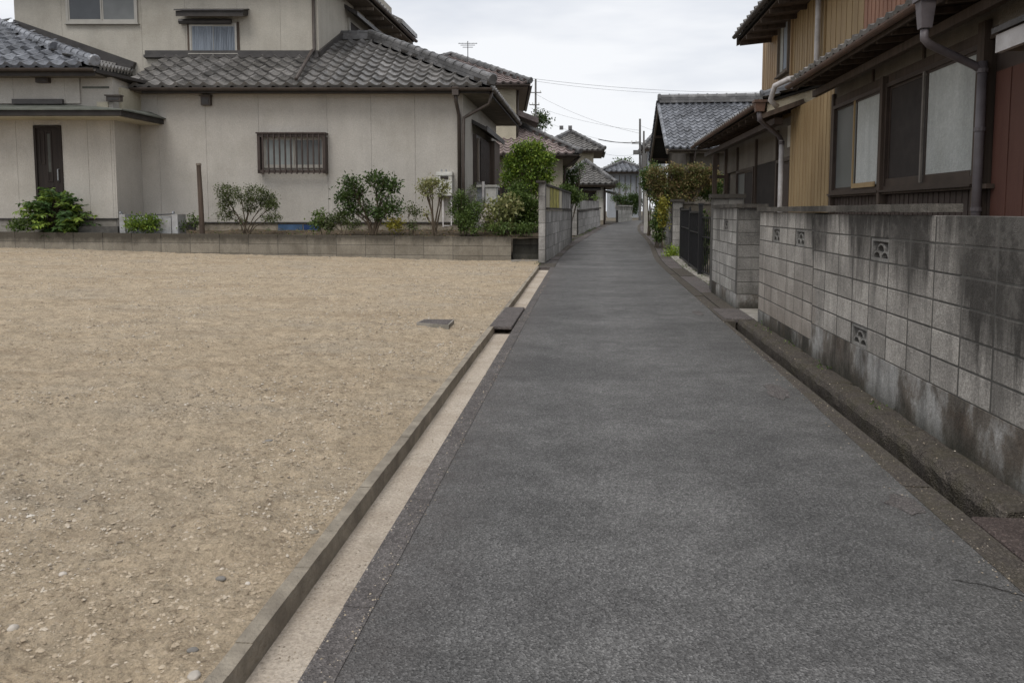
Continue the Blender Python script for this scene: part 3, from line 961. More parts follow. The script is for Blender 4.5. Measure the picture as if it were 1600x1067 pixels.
def openwork(parent, q, z, w, h, th, ang, mat):
    "pierced block: square rim with three little arches"
    mb = MB()
    ca, sa = cos(ang), sin(ang)
    def m(a, b, c): return Vector((q.x + a * ca - b * sa, q.y + a * sa + b * ca, z + c))
    r = w * 0.075; hh = h
    W2 = w / 2 - 0.004
    mb.box(-W2, -W2 + r, -th / 2, th / 2, 0.004, hh - 0.004, m)
    mb.box(W2 - r, W2, -th / 2, th / 2, 0.004, hh - 0.004, m)
    mb.box(-W2 + r, W2 - r, -th / 2, th / 2, 0.004, 0.004 + r * .8, m)
    mb.box(-W2 + r, W2 - r, -th / 2, th / 2, hh - 0.004 - r * .8, hh - 0.004, m)
    R = (W2 - r) / 2; t_ = R * 0.2
    ky = (hh - 2 * r) * 0.5 / R * 0.92
    for (cx, cz) in ((-R, 0.004 + r * .8), (R, 0.004 + r * .8), (0, 0.004 + r * .8 + R * ky * 0.98)):
        N = 8; i0 = len(mb.v)
        for k in range(N + 1):
            t = pi * k / N
            for rad in (R, R - t_):
                for b in (-th / 2 + 0.006, th / 2 - 0.006):
                    mb.v.append(tuple(m(cx + cos(t) * rad, b, cz + sin(t) * rad * ky)))
        for k in range(N):
            a = i0 + 4 * k; b = a + 4
            for (x, y_) in ((0, 1), (1, 3), (3, 2), (2, 0)):
                mb.f.append((a + x, a + y_, b + y_, b + x))
    return mb.build('pierced_block', mat, parent)

# right foreground wall
rw = thing('block_wall', 'long dark-streaked concrete block wall with pierced blocks, nearest on the right of the lane', 'wall', (2.5, 6.4, 0))
skA = set(); skB = set()
# section A: Y 1.2..8.4 (18 columns of 0.4), six courses above a cast plinth
YA1 = round(atx(1271, 400, 2.43).y, 2); PA = 0.4217; YA0 = YA1 - 18 * PA
def colA(px, X=2.43):
    y = atx(px, 400, X).y; return int((y - YA0) / PA)
def rowA(px, py): return int((atx(px, py, 2.43).z - 0.375) / 0.2)
skA = {(colA(1381), rowA(1381, 391)), (colA(1348), rowA(1348, 528))}
outA, wA, angA = block_wall(rw, (2.505, YA0), (2.505, YA1), 0.375, 6, PA, 0.2, 0.15, M['block'], skip=skA)
for k in skA: openwork(rw, outA[k][0], outA[k][1], wA, 0.2, 0.13, angA, M['block2'])
YB0, YB1 = YA1, 11.36
def colB(px): return int((atx(px, 370, 2.43).y - YB0) / ((YB1 - YB0) / 7))
zB = 0.19
skB = {(colB(1210), 5), (colB(1248), 5)}
outB, wB, angB = block_wall(rw, (2.503, YB0), (2.503, YB1), zB, 7, (YB1 - YB0) / 7, 0.2, 0.15, M['block'], skip=skB)
for k in skB: openwork(rw, outB[k][0], outB[k][1], wB, 0.2, 0.13, angB, M['block2'])
def rough_bar(name, x0, x1, y0, y1, z0, z1, mat, parent, amp=0.006, n=24, f=9):
    bm = bmesh.new(); bmesh.ops.create_cube(bm, size=1)
    for v in bm.verts:
        v.co = Vector(((x0 + x1) / 2 + v.co.x * (x1 - x0), (y0 + y1) / 2 + v.co.y * (y1 - y0), (z0 + z1) / 2 + v.co.z * (z1 - z0)))
    ed = [e for e in bm.edges if abs(e.verts[0].co.y - e.verts[1].co.y) > 0.01]
    bmesh.ops.subdivide_edges(bm, edges=ed, cuts=n)
    ed = [e for e in bm.edges if abs(e.verts[0].co.z - e.verts[1].co.z) > 0.01]
    bmesh.ops.subdivide_edges(bm, edges=ed, cuts=3)
    for v in bm.verts:
        c = v.co.copy()
        v.co += Vector((mnoise.noise(c * f), 0, mnoise.noise(c * f + Vector((4, 4, 4))))) * amp
    o = Vector(((x0 + x1) / 2, (y0 + y1) / 2, z0))
    for v in bm.verts: v.co -= o
    me = bpy.data.meshes.new(name); bm.to_mesh(me); bm.free(); me.materials.append(mat)
    return put(name, me, o, parent)
rough_bar('plinth', 2.425, 2.585, YA0, YA1 - 0.002, -0.3, 0.373, M['plinth'], rw, 0.004, 60)
rough_bar('plinth', 2.428, 2.58, YB0 + 0.002, YB1, -0.3, zB - 0.002, M['plinth'], rw, 0.006, 30)
yc = atx(1450, 325, 2.385).y
while yc < 11.3:
    e = min(yc + 1.02, 11.38)
    rough_bar('coping', 2.385, 2.625, yc, e - 0.004, 1.592, 1.652, M['coping'], rw, 0.005, 16, 14)
    yc += 1.02
# second wall block beyond the gap, and its taller return
rp = thing('block_wall', 'short concrete block wall with corner pier beyond the gap, beside the black gate', 'wall', (2.5, 14, 0))
o2, w2, a2 = block_wall(rp, (2.475, 12.968), (2.475, 15.4), 0.25, 7, 0.4, 0.2, 0.15, M['block2'], skip={(2, 5)})
openwork(rp, o2[(2, 5)][0], o2[(2, 5)][1], w2, 0.2, 0.13, a2, M['block2'])
block_wall(rp, (2.392, 12.9), (2.80, 12.9), 0.25, 7, 0.41, 0.2, 0.15, M['block_dark'])
rough_bar('plinth', 2.395, 2.56, 12.98, 15.4, -0.2, 0.248, M['plinth'], rp, 0.004, 20)
rough_bar('plinth', 2.562, 2.80, 12.83, 12.97, -0.2, 0.248, M['plinth'], rp, 0.003, 4)
rough_bar('plinth', 2.395, 2.56, 12.825, 12.978, -0.2, 0.247, M['plinth'], rp, 0.003, 4)
rough_bar('coping', 2.37, 2.59, 13.02, 15.36, 1.655, 1.715, M['coping'], rp, 0.004, 20)
rough_bar('coping', 2.37, 2.86, 12.79, 13.015, 1.655, 1.715, M['coping'], rp, 0.004, 6)
rt = thing('gate_pier', 'taller grey block pier with cap behind the short wall, by the porch post', 'pier', (2.7, 15.6, 0))
block_wall(rt, (2.40, 15.58), (2.98, 15.58), 0.05, 9, 0.29, 0.2, 0.3, M['block2'])
rough_bar('cap', 2.36, 3.02, 15.40, 15.76, 1.852, 1.93, M['coping'], rt, 0.004, 4)

# far gate pier and the wall running back from it
gp = thing('gate_pier', 'brownish block gate pier with cap under the rusty hedge', 'pier', (3.2, 29.2, 0))
zb = zr(29)
block_wall(gp, (3.06, 29.2), (3.42, 29.2), zb - 0.1, 7, 0.36, 0.28, 0.36, M['block2'])
rough_bar('cap', 3.0, 3.48, 28.97, 29.43, zb + 1.862, zb + 1.95, M['coping'], gp, 0.006, 4)
gw = thing('garden_wall', 'brown block garden wall under the hedge behind the black gate', 'wall', (4.3, 29.4, 0))
block_wall(gw, (3.48, 29.5), (6.5, 29.5), zb - 0.1, 7, 0.75, 0.27, 0.15, M['lowblock'])
rough_bar('coping', 3.49, 6.5, 29.38, 29.62, zb + 1.792, zb + 1.86, M['coping'], gw, 0.004, 10)
gw2 = thing('garden_wall', 'overgrown block wall along the lane beyond the brown gate pier', 'wall', (3.3, 34, 0))
block_wall(gw2, (3.3, 29.6), (3.7, 40), zr(31) - 0.2, 6, 0.75, 0.27, 0.15, M['block3'])

# low retaining wall in front of the house (depth 24.8 from the viewer, level top)
lw = thing('low_wall', 'long low weathered block wall between the sand lot and the garden bed', 'wall', R_ * -8 + FH * 24.8)
def lowz(px): 
    return None
A = at(-160, 362, 24.8); Bp = at(799, 370, 24.8)
ztop = (at(0, 362, 24.8).z, at(799, 370.5, 24.8).z)
# three courses stepping with the ground; the top follows a very slight fall
nA = 21
uA, uB = A.dot(R_), Bp.dot(R_)
ww = (uB - uA) / nA
courses = [(0.30, 0.0), (0.31, 0.30), (0.34, 0.61), (0.32, 0.95)]
vars_ = {}
for r, (hh, dn) in enumerate(courses):
    me = bevel_box_mesh('block', ww - 0.012, 0.16, hh - 0.012, M['lowblock'], 0.004)
    for c in range(nA):
        u = uA + (c + .5 + (0.5 if r % 2 and 0 else 0)) * ww
        zt = ztop[0] + (ztop[1] - ztop[0]) * (u - at(0, 362, 24.8).dot(R_)) / (uB - at(0, 362, 24.8).dot(R_))
        w_ = R_ * u + FH * (24.88 + random.uniform(-.004, .004))
        put('block', me, (w_.x, w_.y, zt - dn - hh + 0.004), lw, (0, 0, YAW))
mb = MB(lambda a, b, c: R_ * a + FH * b + Vector((0, 0, c)))
mb.box(uA + 0.01, uB - 0.01, 24.806, 24.95, -0.2, ztop[1] - 0.02); mb.build('mortar', M['mortar'], lw)
# black stained stub wall between low wall and side wall
bw = thing('stub_wall', 'black stained concrete wall stub between the low wall and the tall side wall', 'wall', R_ * 0.5 + FH * 25.2)
fm = lambda a, b, c: R_ * a + FH * b + Vector((0, 0, c))
u0 = at(801, 400, 25.2).dot(R_); u1 = at(842, 400, 25.2).dot(R_)
for z0, z1, off in ((-0.1, 0.22, 0), (0.228, 0.50, 0.02), (0.508, 0.70, 0.0)):
    mb = MB(fm); mb.box(u0, u1, 25.15 + off, 25.35, z0, z1); mb.build('concrete_course', M['blackwall'], bw)
mb = MB(fm); mb.box(u0 + .02, u1 - .02, 25.13, 25.4, 0.707, 0.745); mb.build('coping', M['coping'], bw)
mb = MB(fm); mb.box(u0 - 0.05, u1 + 0.05, 24.4, 25.14, -0.2, 0.035); tag(mb.build('step', M['pale_slab']), 'pale concrete step at the foot of the black stained wall stub', 'step')

# tall side wall L1: pier + lower wall with ledge + upper panel wall
l1 = thing('side_wall', 'tall grey block wall with ledge and yellowed upper panels, first on the left of the lane', 'wall', (-1.3, 28, 0))
P0 = Vector((-1.45, 23.7)); P1 = Vector((-1.0, 35.0))
P0b = Vector((-1.37, 24.0))
block_wall(l1, (-1.53, 23.74), (-1.306, 23.74), 0.02, 6, 0.224, 0.405, 0.42, M['block3'])
block_wall(l1, (-1.385, 23.96), (-0.88, 34.8), 0.03, 4, 0.78, 0.40, 0.15, M['block3'])
dd = Vector((0.505, 10.84, 0)).normalized(); nn = Vector((-dd.y, dd.x, 0))
q0 = Vector((-1.385, 23.96, 0)); q1 = Vector((-0.88, 34.8, 0))
mb = MB(); mb.bar(q0 + Vector((0, 0, 1.635)), q1 + Vector((0, 0, 1.635)), 0.24, 0.075); mb.build('ledge', M['coping'], l1)
nseg = 9
for k in range(nseg):
    a = q0.lerp(q1, k / nseg) + dd * 0.055; b = q0.lerp(q1, (k + 1) / nseg) - dd * 0.005
    mat = M['yellow'] if k in (1, 2, 3) else M['stucco_cream'] if k in (0, 4) else M['block3']
    mb = MB(); mb.bar(a + Vector((0, 0, 1.712)), b + Vector((0, 0, 1.712)), 0.12, 0.655); mb.build('panel', mat, l1)
    mb = MB(); c = q0.lerp(q1, k / nseg) + nn * 0.0
    mb.bar(c + Vector((0, 0, 1.711)), c + dd * 0.05 + Vector((0, 0, 1.711)), 0.125, 0.658); mb.build('post', M['coping'], l1)
mb = MB(); mb.bar(q0 + Vector((0, 0, 2.372)), q1 + Vector((0, 0, 2.372)), 0.2, 0.07); mb.build('coping', M['coping'], l1)
mb = MB(); mb.box(-1.6, -1.32, 23.45, 23.95, 2.452, 2.52); mb.build('cap', M['coping'], l1)
block_wall(l1, (-0.87, 34.86), (-0.86, 35.2), 0.1, 5, 0.35, 0.36, 0.22, M['block3'])

# L2
z2 = zr(42)
l2 = thing('side_wall', 'grey block wall with ledge, second on the left of the lane before the pale house', 'wall', (-0.3, 45, 0))
a2_ = at(901, 366, 42); b2_ = at(936, 353, 54)
block_wall(l2, (a2_.x, a2_.y), (b2_.x, b2_.y), z2 - 0.05, 3, 1.0, 0.42, 0.18, M['block3'], zf=lambda q: (zr(q.y) - z2) * 0.6)
mb = MB(); mb.bar(Vector((a2_.x, a2_.y, z2 + 1.22)), Vector((b2_.x, b2_.y, z2 + 1.42)), 0.3, 0.09); mb.build('ledge', M['coping'], l2)
block_wall(l2, (a2_.x - .06, a2_.y + .1), (b2_.x - .06, b2_.y), z2 + 1.33, 1, 1.0, 0.5, 0.12, M['block3'], zf=lambda q: (zr(q.y) - z2) * 0.5)
block_wall(l2, (a2_.x - .25, a2_.y - .2), (a2_.x + .02, a2_.y - .2), z2 - 0.05, 5, 0.3, 0.4, 0.35, M['block3'])
# L3
l3 = thing('side_wall', 'whitish block wall with slotted top, farthest at the bend of the lane', 'wall', (2.5, 62, 0))
a3 = at(964, 346, 63); b3 = at(986, 344, 67)
M['block_white'] = m_blocks('block_whitish', (0.36, 0.35, 0.32), 0.4, 3.2, moss=0.3)
block_wall(l3, (a3.x, a3.y), (b3.x, b3.y), zr(64) - 0.1, 3, 0.75, 0.33, 0.2, M['block_white'])
d3 = (b3 - a3).normalized()
for k in range(9):
    c = a3.lerp(b3, k / 8.0)
    mb = MB(); mb.bar(Vector((c.x, c.y, zr(64) + 0.9)), Vector((c.x, c.y, zr(64) + 0.9)) + Vector((d3.x, d3.y, 0)) * 0.12, 0.15, 0.3); mb.build('post', M['block_white'], l3)
mb = MB(); mb.bar(Vector((a3.x, a3.y, zr(64) + 1.202)), Vector((b3.x, b3.y, zr(64) + 1.202)), 0.24, 0.1); mb.build('coping', M['block_white'], l3)

# ------------------------------------------------------------------ roof builder
def pip(p, q, poly):
    c = False; n = len(poly)
    for i in range(n):
        x1, y1 = poly[i]; x2, y2 = poly[(i + 1) % n]
        if (y1 > q) != (y2 > q) and p < (x2 - x1) * (q - y1) / (y2 - y1) + x1: c = not c
    return c

def tile_geo(tw, tr, A, lift, lip, seg=6):
    v = []; f = []
    for k in range(seg + 1):
        x = (0, .2, .42, .6, .74, .87, 1.0)[k]; h = A * (0.55, -.55, -.95, -.7, .15, .95, .55)[k]
        v.append((x * tw * 1.02, -0.02 * tr, h + lift))      # lower edge
        v.append((x * tw * 1.02, tr * 1.04, h))              # upper edge
        v.append((x * tw * 1.02, -0.02 * tr, h + lift - lip))
    for k in range(seg):
        a = 3 * k; b = a + 3
        f.append((a, b, b + 1, a + 1)); f.append((a + 2, b + 2, b, a))
    return v, f

def roof_plane(parent, pts, tw, tr, mat, joined=False, limit=300, t=0.08, soffit=None, counter=None, A=None, tol=0.0, name='tile'):
    "pts: world polygon, first two are the eave (left to right seen from outside). Slab + real tiles."
    e0, e1 = pts[0], pts[1]
    ax = (e1 - e0); Wd = ax.length; ax.normalize()
    n = ax.cross(pts[2] - e0).normalized()
    if n.z < 0: n = -n
    up = n.cross(ax).normalized()
    if up.z < 0: up = -up
    poly = [((p - e0).dot(ax), (p - e0).dot(up)) for p in pts]
    L = max(q for _, q in poly)
    mb = MB(); mb.slab([p - n * 0.01 for p in pts], t); mb.build('roof_base', M['under'], parent)
    A = A or tw * 0.135
    lift = tr * 0.13; lip = lift + A * 0.9
    cols = int(math.ceil((max(p for p, _ in poly) - min(p for p, _ in poly)) / tw)); rws = int(math.ceil(L / tr))
    pmin = min(p for p, _ in poly)
    geo = tile_geo(tw, tr, A, lift, lip)
    meshes = []
    if not joined:
        for k in range(4):
            me = bpy.data.meshes.new(name)
            wv = []
            tl = random.uniform(-0.012, 0.012) * tw
            for x, y, z in geo[0]:
                w = ax * (x) + up * y + n * (z + A + (x / tw - .5) * tl + random.uniform(-.002, .002) * tw)
                wv.append(tuple(w))
            me.from_pydata(wv, [], geo[1]); me.materials.append(mat)
            meshes.append(me)
    jb = MB()
    places = []
    for r in range(rws):
        for c in range(cols):
            p = pmin + c * tw; q = r * tr
            if pip(p + tw * .5, q + tr * (0.3 if tol == 0 else 0.5 - tol), poly): places.append((p, q))
    places.sort(key=lambda k: k[1])
    cnt = counter if counter is not None else [0]
    for p, q in places:
        o = e0 + ax * p + up * q
        if joined or cnt[0] >= limit:
            i = len(jb.v)
            for x, y, z in geo[0]:
                jb.v.append(tuple(o + ax * x + up * y + n * (z + A)))
            jb.f += [tuple(i + k for k in f) for f in geo[1]]
        else:
            cnt[0] += 1
            put(name, random.choice(meshes), o + n * random.uniform(0, .004), parent)
    if jb.v:
        o = jb.build('roof_tiles' if True else name, mat, parent, recalc=False); o['kind'] = 'stuff'
    return n

def ridge_line(parent, p0, p1, r, seg, mat=None, base=0.16, end=True, joined=False, bw=None):
    mat = mat or M['tile_ridge']
    p0 = Vector(p0); p1 = Vector(p1); d = p1 - p0; L = d.length; d.normalize()
    side = d.cross(Vector((0, 0, 1))).normalized(); up = side.cross(d).normalized()
    bw = bw or r * 1.9
    for k in range(2):
        mb = MB(); w = bw * (1.25 - 0.15 * k); h = base / 2
        mb.bar(p0 + up * (-0.03 + h * k), p1 + up * (-0.03 + h * k), w, h - 0.008 * r / 0.12); mb.build('ridge_course', mat, parent)
    n = max(1, round(L / seg)); s = L / n
    def cap(mb, o):
        N = 7; i = len(mb.v)
        for (t, rr) in ((0.0, r * 1.0), (s * 1.03, r * 1.0), (0.0, r * 1.18), (s * 0.14, r * 1.18)):
            for k in range(N + 1):
                a = pi * k / N
                mb.v.append(tuple(o + d * t + side * (cos(a) * rr) + up * (sin(a) * rr * 0.9)))
        for (a0, a1) in ((0, 1), (2, 3)):
            for k in range(N):
                a = i + a0 * (N + 1) + k; b = i + a1 * (N + 1) + k
                mb.f.append((a, a + 1, b + 1, b))
        for k in range(N):
            a = i + k; b = i + 2 * (N + 1) + k
            mb.f.append((a, a + 1, b + 1, b))
            a = i + 1 * (N + 1) + k; b = i + 3 * (N + 1) + k
    if joined:
        mb = MB()
        for k in range(n): cap(mb, p0 + d * (s * k) + up * (base - 0.03))
        mb.build('ridge_caps', mat, parent, smooth=False)
    else:
        mb = MB(); cap(mb, Vector((0, 0, 0)))
        me = mb.mesh('ridge_tile', mat)
        for k in range(n):
            put('ridge_tile', me, p0 + d * (s * k) + up * (base - 0.03 + random.uniform(-.004, .004)), parent)
    if end:
        mb = MB(); c = p0 + up * (base * 0.75)
        mb.tube([c - d * r * 0.45, c - d * r * 0.1, c + d * r * .4], [r * 1.15, r * 1.4, r * 1.3], 12)
        mb.build('ridge_end_tile', mat, parent)

def gutter_run(parent, p0, p1, r, mat, brackets=0, name='gutter'):
    p0 = Vector(p0); p1 = Vector(p1); d = (p1 - p0).normalized()
    side = d.cross(Vector((0, 0, 1))).normalized()
    mb = MB(); N = 8
    for P in (p0, p1):
        for rr in (r, r * 0.86):
            for k in range(N + 1):
                a = pi + pi * k / N
                mb.v.append(tuple(P + side * cos(a) * rr + Vector((0, 0, sin(a) * rr))))
    m = N + 1
    for k in range(N):
        mb.f.append((k, k + 1, 2 * m + k + 1, 2 * m + k))
        mb.f.append((m + k, m + k + 1, 3 * m + k + 1, 3 * m + k))
        mb.f.append((k, k + 1, m + k + 1, m + k)); mb.f.append((2 * m + k, 2 * m + k + 1, 3 * m + k + 1, 3 * m + k))
    mb.f.append((0, m, 3 * m, 2 * m)); mb.f.append((N, m + N, 3 * m + N, 2 * m + N))
    g = mb.build(name, mat, parent, smooth=False)
    if brackets:
        L = (p1 - p0).length
        for k in range(brackets):
            c = p0 + d * (L * (k + .5) / brackets)
            mb = MB(); pts = [c + side * cos(pi + pi * j / 6) * r * 1.05 + Vector((0, 0, sin(pi + pi * j / 6) * r * 1.05)) for j in range(7)]
            mb.tube(pts, r * 0.09, 4); mb.build('bracket', mat, parent)
    return g

def pipe(parent, pts, r, mat, name='downpipe', n=10):
    mb = MB(); mb.tube(pts, r, n)
    return mb.build(name, mat, parent, smooth=True)

def window(parent, m, a0, a1, z0, z1, b=0.0, panes=2, ft=0.06, fr='alu', glass=('glass',), dep=0.09, sill=True, rail=False, gl_in=0.03, name='window'):
    "m(a, b, z): b negative is outward. Frame ring, sashes, panes."
    mb = MB(m); o = b - dep
    mb.box(a0, a1, o, b, z1 - ft, z1); mb.box(a0, a1, o, b, z0, z0 + ft)
    mb.box(a0, a0 + ft, o, b, z0 + ft, z1 - ft); mb.box(a1 - ft, a1, o, b, z0 + ft, z1 - ft)
    w = mb.build(name, M[fr], parent)
    iw = (a1 - a0 - 2 * ft) / panes
    for k in range(panes):
        x0 = a0 + ft + k * iw; x1 = x0 + iw
        off = gl_in if k % 2 == 0 else gl_in + 0.025
        mb = MB(m); s = ft * 0.55
        mb.box(x0, x0 + s, o + off - .012, o + off + .012, z0 + ft, z1 - ft); mb.box(x1 - s, x1, o + off - .012, o + off + .012, z0 + ft, z1 - ft)
        mb.box(x0 + s, x1 - s, o + off - .012, o + off + .012, z0 + ft, z0 + ft + s * 1.2); mb.box(x0 + s, x1 - s, o + off - .012, o + off + .012, z1 - ft - s, z1 - ft)
        if rail: mb.box(x0 + s, x1 - s, o + off - .012, o + off + .012, (z0 + z1) / 2 - s / 2, (z0 + z1) / 2 + s / 2)
        mb.build('sash', M[fr], w)
        mb = MB(m); mb.box(x0 + s * .8, x1 - s * .8, o + off - .003, o + off + .005, z0 + ft + s * .8, z1 - ft - s * .8)
        mb.build('pane', M[glass[k % len(glass)]], w)
    if sill:
        mb = MB(m); mb.box(a0 - ft * .6, a1 + ft * .6, o - 0.05, b, z0 - ft * .5, z0 - 0.002); mb.build('sill', M[fr], w)
    return w

def wall_panels(parent, m, seams, z0, z1, mat, b=0.0, th=0.06, gap=0.012, name='wall_panel', back=True, zf=None):
    for a, c in zip(seams, seams[1:]):
        mb = MB(m)
        zt0 = z1 if zf is None else zf(a); zt1 = z1 if zf is None else zf(c)
        g = gap / 2
        i = len(mb.v)
        for (bb) in (b - th, b):
            for (aa, zz) in ((a + g, z0), (c - g, z0), (c - g, zt1), (a + g, zt0)):
                mb.v.append(tuple(m(aa, bb, zz)))
        mb.f += [(0, 1, 2, 3), (7, 6, 5, 4), (0, 4, 5, 1), (1, 5, 6, 2), (2, 6, 7, 3), (3, 7, 4, 0)]
        mb.build(name, mat, parent)

# ------------------------------------------------------------------ left house
VF = 27.4
h1 = thing('two_storey_house', 'large beige stucco two-storey house with grey tiled roofs behind the low wall', 'house', hmap(-5, VF, 0.8))
uc = hp(722, 250, VF)[0]
zfound = hp(600, 347, VF)[1]
ug = hp(765, 137, 26.8)[0]; zg = hp(500, 138, 26.8)[1]     # main gutter corner and height
SL = 0.46
zsof = zg - 0.10
def ucol(px, v=VF): return hp(px, 300, v)[0]
# body (back-up volume behind the panels)
uw = ucol(221)
mb = MB(hmap); mb.box(uw - 4, uc, VF + 0.005, 37.0, 0.3, zsof + 0.25); mb.build('wall', M['stucco'], h1)
front = lambda a, b, c: hmap(a, VF + b, c)
wall_panels(h1, front, [uw, ucol(253), ucol(326), ucol(408), ucol(514), ucol(582), ucol(650), uc], zfound, zsof + 0.03, M['stucco'], gap=0.008)
sidem = lambda a, b, c: hmap(uc - b, a, c)        # a runs away from the viewer, b<0 is outward to the lane
wall_panels(h1, sidem, [VF - 0.06, 28.9, 31.5, 34.2, 37.0], zfound, zsof + 0.2, M['stucco'], th=0.05, gap=0.008)
mb = MB(hmap); mb.box(uw, uc - 0.04, VF - 0.015, VF + 0.004, 0.4, zfound - 0.045); mb.build('foundation', M['kerb'], h1)
mb = MB(hmap); mb.box(uw, uc - 0.02, VF - 0.07, VF - 0.016, zfound - 0.045, zfound - 0.004); mb.build('drip_flashing', M['flash'], h1)
for pa, pb, mt in ((434, 472, 'blue'), (474, 500, 'under'), (285, 305, 'under')):
    mb = MB(hmap); mb.box(ucol(pa), ucol(pb), VF - 0.04, VF - 0.016, 0.6, zfound - 0.08)
    mb.build('vent_board', M[mt], h1)
mb = MB(hmap); mb.box(ucol(474), ucol(498), VF - 0.06, VF - 0.041, 0.7, zfound - 0.1); mb.build('vent_board', simple('deep_blue_board', (0.02, 0.05, 0.15), 0.5, 0.2, 3, bump=0), h1)
# main roof front plane
vU = 30.4
zU = zg + SL * (vU - 26.8)
uL = hp(192, 137, 26.8)[0]
d_ = 6.3
E = lambda u, v, z=None: hmap(u, v, (zg + 0.02 + SL * (v - 26.8)) if z is None else z)
cnt = [0]
usideU = hp(497, 90, vU)[0]
apex_v = 26.8 + d_; apex_u = ug - d_ * 0.92
poly = [E(uL, 26.8), E(ug, 26.8), E(apex_u, apex_v), E(usideU - 0.3, apex_v), E(usideU - 0.3, vU + 0.15), E(uL - 0.2, vU + 0.15)]
TW, TR = 0.47, 0.62
roof_plane(h1, poly, TW, TR, M['tile'], counter=cnt, limit=290)
# right slope over the lane side, and rear
z_ap = zg + SL * d_
polyr = [hmap(ug, 26.8, zg + .02), hmap(ug, 37.6, zg + .02), hmap(apex_u, 35.0, z_ap + .02), hmap(apex_u, apex_v, z_ap + .02)]
roof_plane(h1, polyr, TW, TR, M['tile'], joined=True)
ridge_line(h1, hmap(ug + 0.05, 26.72, zg + 0.1), hmap(apex_u, apex_v, z_ap + 0.12), 0.15, 0.55, base=0.26)
ridge_line(h1, hmap(apex_u, apex_v, z_ap + 0.1), hmap(usideU, apex_v + .05, z_ap + 0.1), 0.14, 0.5, base=0.26, end=False)
# eave underside, fascia, gutters
mb = MB(hmap); mb.box(uw - .5, ug - 0.06, 26.92, VF, zsof - 0.02, zsof + 0.02); mb.build('soffit', M['soffit'], h1)
mb = MB(hmap); mb.box(uc, ug - 0.06, VF + .001, 37.5, zsof - 0.02, zsof + 0.02); mb.build('soffit', M['soffit'], h1)
mb = MB(hmap); mb.box(uL + .6, ug - 0.02, 26.86, 26.915, zsof - 0.06, zg + 0.02); mb.build('fascia', M['fascia'], h1)
mb = MB(hmap); mb.box(ug - 0.055, ug - 0.001, 26.92, 37.5, zsof - 0.06, zg + 0.02); mb.build('fascia', M['fascia'], h1)
gutter_run(h1, hmap(uL + .3, 26.74, zg), hmap(ug + 0.1, 26.74, zg), 0.1, M['gutter'])
gutter_run(h1, hmap(ug + 0.08, 26.75, zg), hmap(ug + 0.08, 37.6, zg), 0.1, M['gutter'], 6)
# corner downpipes
pc = hp(716, 200, VF - 0.15)[0]
mb = MB(hmap); mb.box(pc - .11, pc + .11, 26.66, 26.9, zg - 0.25, zg + .04); mb.build('hopper', M['gutter'], h1)
pipe(h1, [hmap(pc, 26.78, zg - .2), hmap(pc, 26.85, zg - .45), hmap(pc + .03, VF - .15, zg - .85), hmap(pc + .03, VF - .15, 1.0)], 0.065, M['gutter'])
pipe(h1, [hmap(ug + .06, 26.95, zg - .1), hmap(ug - .05, 27.0, zg - .5), hmap(uc + .25, VF - .1, zg - .85), hmap(pc + .2, VF - .16, zg - .95), hmap(pc + .17, VF - .15, 3.2), hmap(pc + .17, VF - .15, 1.0)], 0.055, M['gutter'])
# barred window
a0, z1 = hp(408, 211, VF); a1, z0 = hp(514, 272, VF)
wn = window(h1, front, a0 + .1, a1 - .1, z0 + .2, z1 - .08, b=-0.06, panes=2, ft=0.07, fr='alu', glass=('frost', 'frost_grey'), dep=0.06, sill=False)
mb = MB(front)
mb.box(a0, a1, -0.36, -0.30, z1 - .1, z1); mb.box(a0, a1, -0.36, -0.30, z0 + .02, z0 + .12)
mb.box(a0, a0 + .09, -0.36, -0.06, z0, z1 - .101); mb.box(a1 - .09, a1, -0.36, -0.06, z0, z1 - .101)
mb.box(a0 - .02, a1 + .02, -0.42, -0.06, z1 + .001, z1 + .05)
grl = mb.build('window_grille', M['grille'], h1)
nb_ = 11
for k in range(nb_):
    x = a0 + .2 + (a1 - a0 - .4) * k / (nb_ - 1)
    mb = MB(front); mb.box(x - .022, x + .022, -0.40, -0.361, z0 - .02, z1 + .0); mb.build('bar', M['grille'], grl)
# vents under the eaves
def vent(px0, px1, py0, py1, v, parent=h1):
    u0, zt = hp(px0, py0, v); u1, zb_ = hp(px1, py1, v)
    mb = MB(hmap); mb.box(u0, u1, v - .22, v - .06, zb_, zt); mb.box(u0 - .03, u1 + .03, v - .27, v - .06, zt - .001, zt + .04)
    o = mb.build('vent_hood', M['gutter'], parent)
    mb = MB(hmap); mb.box(u0 + .05, u1 - .05, v - .235, v - .221, zb_ + .04, zt - .05); mb.build('louvre', M['flash'], o)
vent(318, 333, 152, 166, VF)
vent(62, 82, 121, 131, 25.9)
vent(172, 194, 152, 160, 25.95)
# side window with its canopy
zc0 = hp(736, 190, 29.4)[1]
cb = [hmap(uc - .0, 29.3, zc0 + .1), hmap(uc + .62, 29.3, zc0 - .22), hmap(uc + .62, 35.3, zc0 - .22), hmap(uc, 35.3, zc0 + .1)]
mb = MB(); mb.slab(cb, 0.14); cn = mb.build('window_canopy', M['flash'], h1)
mb = MB(); mb.bar(cb[1] + Vector((0, 0, -.16)), cb[2] + Vector((0, 0, -.16)), .04, .2); mb.build('canopy_edge', M['fascia'], cn)
zs1 = zc0 - .45; zs0 = hp(737, 288, 29.6)[1]
window(h1, sidem, 29.6, 35.0, zs0, zs1, b=-0.05, panes=4, ft=0.1, fr='brownframe', glass=('glass', 'screen'), dep=0.14)
for k in range(9):
    y = 30.2 + k * 0.28
    mb = MB(sidem); mb.box(y, y + .06, -.30, -.25, zs0 + .1, zs1 - .1); mb.build('bar', M['grille'], h1)
mb = MB(sidem); mb.box(33.0, 34.9, -.46, -.2, zs0 - .1, zs1 + .05); mb.build('shutter_box', M['timber'], h1)
